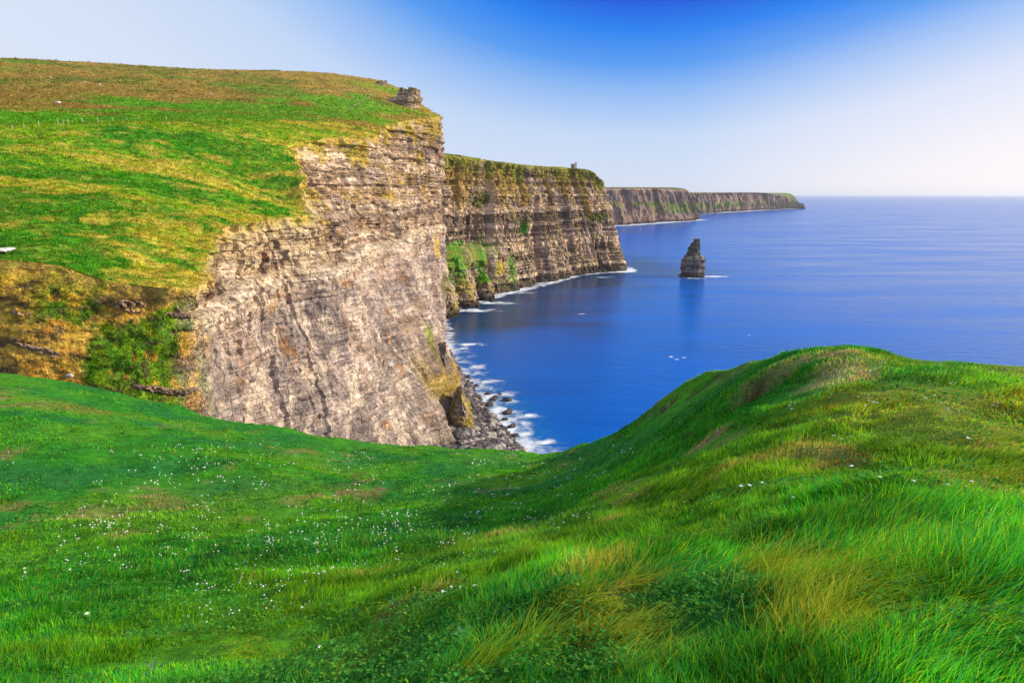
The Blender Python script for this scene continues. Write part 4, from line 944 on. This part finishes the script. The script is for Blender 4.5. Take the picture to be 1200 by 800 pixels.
hit_slow = hit_ground; hit_ground = make_pick()
def fore_col(x, y, rnd=None):
    """turf colour field shared by ground and blades, and a dryness field"""
    n1 = fbm(x/3.2, y/3.2, 0, 910, 4); n2 = fbm(x/1.0, y/1.0, 0, 911, 4); n3 = fbm(x/9, y/9, 0, 912, 3)
    c = np.zeros(x.shape+(3,))+np.array([.030, .235, .010])
    c = mixc(c, (.010, .135, .030), sm(0, .6, n1)*.6)
    c = mixc(c, (.085, .28, .006), sm(.0, .6, -n1+.3*n2)*.7)
    c = mixc(c, (.13, .29, .010), sm(.2, .8, n3-.2*n1)*.5)
    dry = sm(.45, .95, n2*.7+n3*.5)
    # seaward side of the knoll: sunlit yellow-green put into the colour, plus drier blades
    e = sm(3.5, 9, x)*sm(.62, .9, x/(y+.01)+.10*n1); dryr = e*sm(-.4, .6, n2+.4*n1)
    c = mixc(c, (.20, .32, .012), e*.6)
    dry = np.maximum(dry, dryr*.55)
    for (cx, cy, rad, cc, am) in colour_spots:
        d = np.hypot(x-cx, (y-cy)*.8)/rad+.8*n2+.3*n1; k = 1-sm(.3, 1.3, d)
        c = mixc(c, cc, k*am*.8 if rnd is None else (rnd < k*am*.9)*.85)
    return c, dry
colour_spots = []
for (px, py, rad, cc, am) in [(940, 715, .38, (.34, .30, .03), .8), (700, 735, .33, (.36, .33, .03), .85), (690, 670, .3, (.38, .24, .06), .7), (735, 690, .25, (.35, .22, .07), .6), (355, 528, .7, (.30, .13, .05), .75), (10, 530, .8, (.30, .18, .08), .7), (15, 595, .6, (.28, .15, .07), .6), (105, 480, 1.6, (.24, .14, .05), .6),
                              (992, 430, .8, (.50, .36, .19), .95), (972, 416, .6, (.46, .33, .18), .95), (1000, 412, .5, (.44, .31, .17), .9), (940, 424, .5, (.30, .24, .12), .7), (1010, 440, .4, (.40, .26, .14), .9), (1160, 522, .5, (.38, .26, .10), .7), (1190, 575, .6, (.35, .26, .08), .7), (835, 510, .35, (.36, .26, .17), .85), (822, 522, .3, (.36, .26, .17), .85), (905, 446, .7, (.26, .20, .10), .6), (860, 436, .6, (.20, .17, .08), .5), (770, 476, .6, (.16, .14, .06), .5),
                              (560, 640, .8, (.16, .24, .02), .4), (450, 740, .8, (.14, .22, .02), .4), (1080, 470, 1.5, (.22, .24, .02), .6), (1150, 490, 1.5, (.24, .22, .03), .6), (1040, 425, 1.0, (.16, .26, .01), .7), (420, 760, .4, (.14, .26, .02), .7), (1050, 545, 1.6, (.09, .21, .01), .5), (820, 590, 1, (.06, .17, .01), .5), (850, 620, .6, (.12, .2, .02), .5)]:
    p = hit_ground(px, py)
    if p is not None: colour_spots.append((p[0], p[1], rad, cc, am))
gc, gdry = fore_col(X, Y)
gc = mixc(gc*.75, (.20, .13, .06), gdry*.6)
bare = np.zeros(X.shape)
for (cx, cy, rad, dep) in scars:
    d = np.hypot((X-cx)/rad, (Y-cy)/(rad*.7)); bare = np.maximum(bare, 1-sm(.75, 1.25, d+.2*fbm(X/.3, Y/.3, 0, 930, 3)))
gc = mixc(gc, (.065, .030, .020), bare); gc = mixc(gc, (.26, .18, .12), bare*sm(.1, .6, fbm(X/.12, Y/.12, 0, 932, 3))*.6)
drop = RR-rm[None]
gc = mixc(gc, (.24, .19, .15), sm(3, 10, drop+2*fbm(X/4, Y/4, Z/4, 931, 3)))
o = mesh_np('ground', PG, grid_faces(nrr, nth), col=gc, mat=M_ground); tag(o, 'hummocky green turf with a hollow and a knoll', kind='structure')

# ------------------------------------------------------------------ grass
def blades(name, x, y, hgt, wid, lean_x, lean_y, colr, tip, segs, label, zadd=0):
    n = len(x); z = ground_z(x, y)-.015+zadd
    base = np.c_[x, y, z]
    t = np.linspace(0, 1, segs+1)
    az = np.arctan2(x, y)+np.pi/2+rng.normal(size=n)*.7          # blade width mostly across the line of sight, much scatter
    wx, wy = np.sin(az)*wid/2, np.cos(az)*wid/2
    ll = np.hypot(lean_x, lean_y); up = np.sqrt(np.maximum(1-np.minimum(ll, .95)**2*.7, .1))
    nv = 2*segs+1; V = np.zeros((n, nv, 3), np.float32); C = np.zeros((n, nv, 3), np.float32)
    for i in range(segs+1):
        c = base.copy(); c[:, 0] += lean_x*hgt*t[i]**1.7; c[:, 1] += lean_y*hgt*t[i]**1.7; c[:, 2] += hgt*up*(t[i]-.28*ll*t[i]**2.4)
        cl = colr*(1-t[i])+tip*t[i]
        if i < segs:
            k = 1-.55*t[i]
            V[:, 2*i] = c; V[:, 2*i, 0] -= wx*k; V[:, 2*i, 1] -= wy*k
            V[:, 2*i+1] = c; V[:, 2*i+1, 0] += wx*k; V[:, 2*i+1, 1] += wy*k
            C[:, 2*i] = cl; C[:, 2*i+1] = cl
        else: V[:, 2*i] = c; C[:, 2*i] = cl
    o0 = np.arange(n)[:, None]*nv
    Q = np.concatenate([o0+np.array([[2*i, 2*i+1, 2*i+3, 2*i+2]]) for i in range(segs-1)], 0) if segs > 1 else None
    T = o0+np.array([[2*segs-2, 2*segs-1, 2*segs]])
    o = mesh_np(name, V.reshape(-1, 3), Q, T, col=C.reshape(-1, 3), mat=M_grass)
    return tag(o, label, 'grass', kind='stuff')
def in_bare(x, y):
    b = np.zeros(len(x))
    for (cx, cy, rad, dep) in scars: b = np.maximum(b, np.hypot((x-cx)/rad, (y-cy)/(rad*.7)) < 1.0+.25*fbm(x/.3, y/.3, 0, 985, 2))
    return b > 0
def scatter(n, r0, r1, clump, th0=-46, th1=46):
    th = np.radians(rng.uniform(th0, th1, n)); rmx = rim_r(th)*1.07
    r = r0*(np.minimum(r1, rmx)/r0)**rng.random(n)
    ok = rmx > r0; th, r = th[ok], r[ok]
    x, y = r*np.sin(th), r*np.cos(th)
    return x, y, r
def field(x, y, r, long_):
    c, dry = fore_col(x, y, rng.random(len(x)))
    lum = .85+.75*rng.random(len(x)); c = c*lum[:, None]*np.array([1.3, 1.16, .85])
    yl = rng.random(len(x)) < .16; c = np.where(yl[:, None], np.array([.17, .36, .008])*lum[:, None], c)
    bl = rng.random(len(x)) < .12; c = np.where(bl[:, None], np.array([.02, .17, .05])*lum[:, None], c)
    isdry = rng.random(len(x)) < dry*.75+.02
    dc = np.array([.46, .38, .09])*(.7+.6*rng.random((len(x), 1)))
    c = np.where(isdry[:, None], dc, c)
    c = c*np.clip(1+.5*fbm(x/.45, y/.45, 0, 960, 3)+.25*fbm(x/1.6, y/1.6, 0, 961, 3), .45, 1.7)[:, None]
    tip = c*1.45; tip[:, 0] *= 1.3
    hdry = np.where(isdry, .72, 1)
    hn = fbm(x/.8, y/.8, 0, 950, 3); hb = fbm(x/3, y/3, 0, 951, 2)
    h = long_*np.clip(.75+.55*hn+.35*hb, .25, 1.7)*(.6+.7*rng.random(len(x)))*hdry
    a = 2.4*fbm(x/2.2, y/2.2, 0, 952, 2)+2.6*sm(.35, .05, np.abs(x/(y+.01)-.35)+.25*fbm(x/1.5, y/1.5, 0, 954, 2))
    am = .45+.35*fbm(x/1.1, y/1.1, 0, 953, 2)
    lx = am*np.cos(a+.2)*.85+rng.normal(size=len(x))*.22; ly = -am*np.abs(np.sin(a*.6+.7))*.5+rng.normal(size=len(x))*.22
    return c, tip, h, lx, ly
# tufts: blades share a root and splay
x, y, r = scatter(25000, 1.1, 7.5, 0, -72, 72); k = 11
x = np.repeat(x, k)+rng.normal(size=len(x)*k)*.018*np.repeat(r, k)**.5; y = np.repeat(y, k)+rng.normal(size=len(y)*k)*.018*np.repeat(r, k)**.5
r = np.hypot(x, y); ok = ~in_bare(x, y); x, y, r = x[ok], y[ok], r[ok]
c, tip, h, lx, ly = field(x, y, r, .17)
h = h*(1+.6*sm(0, 2.0, x))
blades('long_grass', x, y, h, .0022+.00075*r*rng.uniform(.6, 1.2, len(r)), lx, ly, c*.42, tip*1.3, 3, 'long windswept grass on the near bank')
x, y, r = scatter(430000, 6.5, 60, 0, -66, 66); ok = ~in_bare(x, y); x, y, r = x[ok], y[ok], r[ok]
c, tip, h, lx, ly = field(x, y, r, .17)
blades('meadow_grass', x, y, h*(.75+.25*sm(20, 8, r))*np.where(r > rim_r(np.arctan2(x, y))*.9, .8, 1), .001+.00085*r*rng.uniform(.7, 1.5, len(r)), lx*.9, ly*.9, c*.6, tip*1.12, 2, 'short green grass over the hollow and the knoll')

# long straw and yellow-green tufts bending over in the wind
tx, ty, tr, tc_ = [], [], [], []
for (px, py, n_, sp_, yl_) in [(655, 700, 260, .05, .6), (690, 720, 300, .06, .75), (720, 750, 340, .06, .8), (745, 785, 300, .06, .7), (680, 665, 160, .06, .9), (735, 688, 120, .05, .9), (900, 670, 260, .07, .6), (930, 700, 380, .07, .75), (950, 735, 380, .07, .7), (965, 775, 320, .06, .6), (1000, 690, 260, .08, .35), (1040, 660, 260, .09, .3), (1080, 720, 260, .08, .3), (1150, 690, 260, .08, .25),
                             (850, 605, 200, .12, .35), (790, 640, 180, .1, .4), (600, 660, 160, .08, .5), (520, 690, 160, .08, .45), (430, 720, 160, .09, .5), (300, 760, 160, .09, .4), (620, 760, 160, .06, .5), (560, 785, 160, .06, .4), (1180, 560, 160, .14, .7), (1150, 520, 140, .16, .7), (980, 630, 200, .12, .3)]:
    q = hit_ground(px, py)
    if q is None: continue
    tx.append(q[0]+rng.normal(size=n_)*sp_*1.6); ty.append(q[1]+rng.normal(size=n_)*sp_*2.2); tc_.append(np.where((rng.random(n_) < yl_)[:, None], np.array([.60, .62, .04]), np.array([.34, .56, .010]))*rng.uniform(.6, 1.15, (n_, 1)))
x, y, c = np.concatenate(tx), np.concatenate(ty), np.concatenate(tc_); r = np.hypot(x, y); n = len(x)
a = -.5+.5*rng.normal(size=n)+1.2*fbm(x/.6, y/.6, 0, 970, 2)
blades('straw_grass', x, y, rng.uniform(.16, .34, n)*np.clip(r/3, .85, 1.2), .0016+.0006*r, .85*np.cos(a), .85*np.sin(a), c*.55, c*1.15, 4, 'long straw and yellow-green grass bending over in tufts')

# low leafy herbs between the blades
n = 130000; thc = np.radians(rng.uniform(-66, 66, n)); rc = 1.6*(22/1.6)**rng.random(n); x, y = rc*np.sin(thc), rc*np.cos(thc)
keep = (fbm(x/1.1, y/1.1, 0, 980, 3)+.25*sm(1, -2, x) > .12) & (rc < rim_r(thc)*.88) & ~in_bare(x, y); x, y, rc = x[keep], y[keep], rc[keep]; n = len(x)
z = ground_z(x, y)+rng.uniform(.02, .085, n); sz = (.006+.0013*rc)*rng.uniform(.6, 1.5, n); a = rng.random(n)*6.28; tl = rng.normal(size=(n, 2))*.35
V = np.zeros((n, 5, 3))
for k_, (u_, v_) in enumerate([(-1, 0), (-.2, -.75), (1, -.1), (.7, .6), (-.3, .75)]):
    dx, dy = (u_*np.cos(a)-v_*np.sin(a))*sz, (u_*np.sin(a)+v_*np.cos(a))*sz
    V[:, k_, 0] = x+dx; V[:, k_, 1] = y+dy; V[:, k_, 2] = z+tl[:, 0]*dx+tl[:, 1]*dy
i5 = np.arange(n)[:, None]*5
cl = np.array([.05, .24, .03])*rng.uniform(.6, 1.5, (n, 1)); cl = np.where((rng.random(n) < .3)[:, None], np.array([.14, .34, .03])*rng.uniform(.7, 1.3, (n, 1)), cl)
tag(mesh_np('clover_leaves', V.reshape(-1, 3), i5+np.array([[0, 1, 2, 3]]), i5+np.array([[0, 3, 4]]), col=np.repeat(cl[:, None], 5, 1).reshape(-1, 3), mat=M_grass), 'low clover and herb leaves between the grass blades', 'leaves', kind='stuff')

# ------------------------------------------------------------------ flowers
def flower_mesh(name, stem=True, head=True, R=.03, hh=.10, n=9):
    V, Q, C = [], [], []
    bm = bmesh.new()
    if stem:
        bmesh.ops.create_cone(bm, cap_ends=True, segments=5, radius1=.0025, radius2=.0018, depth=hh, matrix=__import__('mathutils').Matrix.Translation((0, 0, hh/2)))
    ns = len(bm.faces)
    if head:
        for i in range(n):
            a = i*2.4; q = R*.8*math.sqrt(i/n)
            m_ = __import__('mathutils').Matrix.Translation((q*math.cos(a), q*math.sin(a), hh+.004-(q/R)**2*.008))
            m_ = m_ @ __import__('mathutils').Matrix.Diagonal((1, 1, .55, 1))
            bmesh.ops.create_icosphere(bm, subdivisions=1, radius=R*.36, matrix=m_)
    me = bpy.data.meshes.new(name); bm.to_mesh(me); bm.free()
    if stem and head:
        me.materials.append(M_stem); me.materials.append(M_petal)
        me.polygons.foreach_set('material_index', np.array([0]*ns+[1]*(len(me.polygons)-ns), np.int32))
    else: me.materials.append(M_stem if stem else M_petal)
    return me
near_f = [(557, 690, 'largest white flower head low in the middle of the near grass'), (374, 762, 'white flower near the bottom left of the near bank'), (102, 722, 'white flower alone in the left foreground grass'),
          (1068, 568, 'left of the two bright white flowers on the knoll side'), (1110, 573, 'right of the two bright white flowers on the knoll side'), (1136, 569, 'small white flower rightmost of the three on the knoll side'),
          (876, 573, 'upper white flower of a pair left of the knoll side'), (868, 574, 'lower white flower of a pair left of the knoll side'), (890, 570, 'white flower just right of the pair left of the knoll side'),
          (930, 587, 'single white flower on the dark green bank below the knoll'), (1129, 517, 'white flower above the bright pair on the knoll'), (998, 551, 'small white flower in pale grass on the knoll flank'), (1030, 564, 'white flower left of the bright pair on the knoll')]
sm_, hm_ = flower_mesh('stem', True, False), flower_mesh('flower_head', False, True, n=12)
for (px, py, lb) in near_f:
    p = hit_ground(px, py+4)
    if p is None: continue
    e_ = link(bpy.data.objects.new('white_flower', None)); sc = np.clip(p[1]/6, .55, 1.35)*.72
    e_.location = tuple(p); e_.scale = (sc, sc, sc*1.1); e_.rotation_euler = (rng.normal()*.12, rng.normal()*.12, rng.random()*6); tag(e_, lb, 'flower', 'white flowers on the near bank and knoll')
    for me in (sm_, hm_):
        q = link(bpy.data.objects.new(me.name.split('.')[0], me), e_)
clusters = [(110, 615, 45, 18, 40), (210, 640, 60, 20, 55), (330, 585, 120, 40, 60), (330, 530, 120, 14, 45), (480, 560, 120, 22, 55), (300, 690, 60, 14, 55), (440, 650, 60, 22, 60), (350, 650, 70, 30, 60), (200, 560, 70, 40, 60), (570, 620, 60, 22, 45), (620, 580, 60, 20, 40), (120, 670, 60, 18, 25), (480, 610, 60, 20, 40),
            (620, 560, 40, 10, 20), (255, 535, 60, 14, 25), (560, 540, 60, 8, 20), (1120, 470, 60, 20, 26), (1060, 450, 50, 12, 12), (960, 500, 60, 25, 10), (760, 560, 60, 30, 12)]
pts_f = []
for (px, py, sx, sy, n) in clusters:
    cx_, cy_ = px, py
    for i in range(int(n*1.25)):
        if i % 4 == 0: cx_, cy_ = px+rng.normal()*sx, py+rng.normal()*sy
        q = hit_ground(cx_+rng.normal()*9, cy_+rng.normal()*4)
        if q is not None and q[1] < 44: pts_f.append(q)
pts_f = sorted(pts_f, key=lambda q: q[1])
fm = [flower_mesh('white_flower', True, True, R=.028, hh=.085, n=7), flower_mesh('white_flower', True, True, R=.022, hh=.075, n=5), flower_mesh('white_flower', True, True, R=.034, hh=.1, n=8)]
for q in pts_f[:285]:
    o = link(bpy.data.objects.new('white_flower', fm[rng.integers(3)])); sc = np.clip(q[1]/13, .6, 1.25)*rng.uniform(.35, .85); o.location = tuple(q); o.scale = (sc, sc, 1.05); o.rotation_euler = (rng.normal()*.15, rng.normal()*.15, rng.random()*6)
    if q[0] < q[1]*.22: tag(o, 'tiny white flower among the many dotting the green hollow', 'flower', 'small white flowers in the hollow')
    else: tag(o, 'tiny white flower scattered on the right hand knoll', 'flower', 'small white flowers on the knoll')
V, T_, off = [], [], 0
me = fm[0]; vv = np.array([v.co[:] for v in me.vertices]); me.calc_loop_triangles(); tt_ = np.array([t.vertices[:] for t in me.loop_triangles]); keep = vv[:, 2] > .02
for q in pts_f[285:]:
    sc = np.clip(q[1]/15, .7, 1.6)*rng.uniform(.5, 1.1); V.append(vv*np.array([sc, sc, 1.1])+q); T_.append(tt_+off); off += len(vv)
if V: tag(mesh_np('flower_carpet', np.vstack(V), None, np.vstack(T_), mat=M_petal), 'sprinkling of tiny white flowers over the far part of the hollow', 'flowers', kind='stuff')

# ------------------------------------------------------------------ leafy plants and dry stalks in the near bank
def leaf_plant(px, py, n, ln, label):
    p = hit_ground(px, py+6)
    if p is None: return
    e_ = link(bpy.data.objects.new('leafy_plant', None)); e_.location = tuple(p); tag(e_, label, 'plant')
    for i in range(n):
        a = i*6.28/n+rng.normal()*.4; seg = 7; V = []
        for j in range(seg+1):
            t = j/seg; w_ = .085*ln*math.sin(math.pi*min(1, t*.93+.07))**.8; cx_ = ln*.75*t; cz_ = ln*(.85*t-.45*t*t)+.02
            for sgn in (-1, 0, 1): V.append((cx_*math.cos(a)-sgn*w_*math.sin(a), cx_*math.sin(a)+sgn*w_*math.cos(a), cz_+(.03*ln if sgn else 0)))
        Q = [(j*3+k, j*3+k+1, j*3+k+4, j*3+k+3) for j in range(seg) for k in (0, 1)]
        mesh_np('leaf', np.array(V), np.array(Q), mat=M_leaf, parent=e_)
for a_ in [(462, 706, 4, .10, 'grey green leafy plant left of the big white flower'), (588, 716, 5, .11, 'grey green leafy plant right below the big white flower'), (543, 745, 5, .11, 'broad leaved plant low in the middle foreground'), (622, 690, 4, .09, 'single leaf rosette above right of the big white flower'), (180, 785, 4, .14, 'pale leafy plant at the bottom left edge')]: leaf_plant(*a_)

# ------------------------------------------------------------------ air
def haze(density):
    bm = bmesh.new(); bmesh.ops.create_cube(bm, size=1); me = bpy.data.meshes.new('haze'); bm.to_mesh(me); bm.free()
    m = bpy.data.materials.new('haze'); m.use_nodes = True; nt = m.node_tree; nt.nodes.remove(nt.nodes['Principled BSDF'])
    v = nt.nodes.new('ShaderNodeVolumePrincipled'); v.inputs['Color'].default_value = (.85, .9, 1, 1); v.inputs['Density'].default_value = density; v.inputs['Anisotropy'].default_value = .3
    nt.links.new(v.outputs[0], nt.nodes['Material Output'].inputs['Volume'])
    o = link(bpy.data.objects.new('haze', me)); me.materials.append(m); o.location = (0, 0, 180); o.scale = (240000, 240000, 400); tag(o, 'thin evening sea haze', kind='stuff')
HAZE = 1.6e-5
if HAZE: haze(HAZE)
S.cycles.max_bounces = 6; S.cycles.diffuse_bounces = 3; S.cycles.transparent_max_bounces = 12; S.cycles.transmission_bounces = 3
S.cycles.use_denoising = True
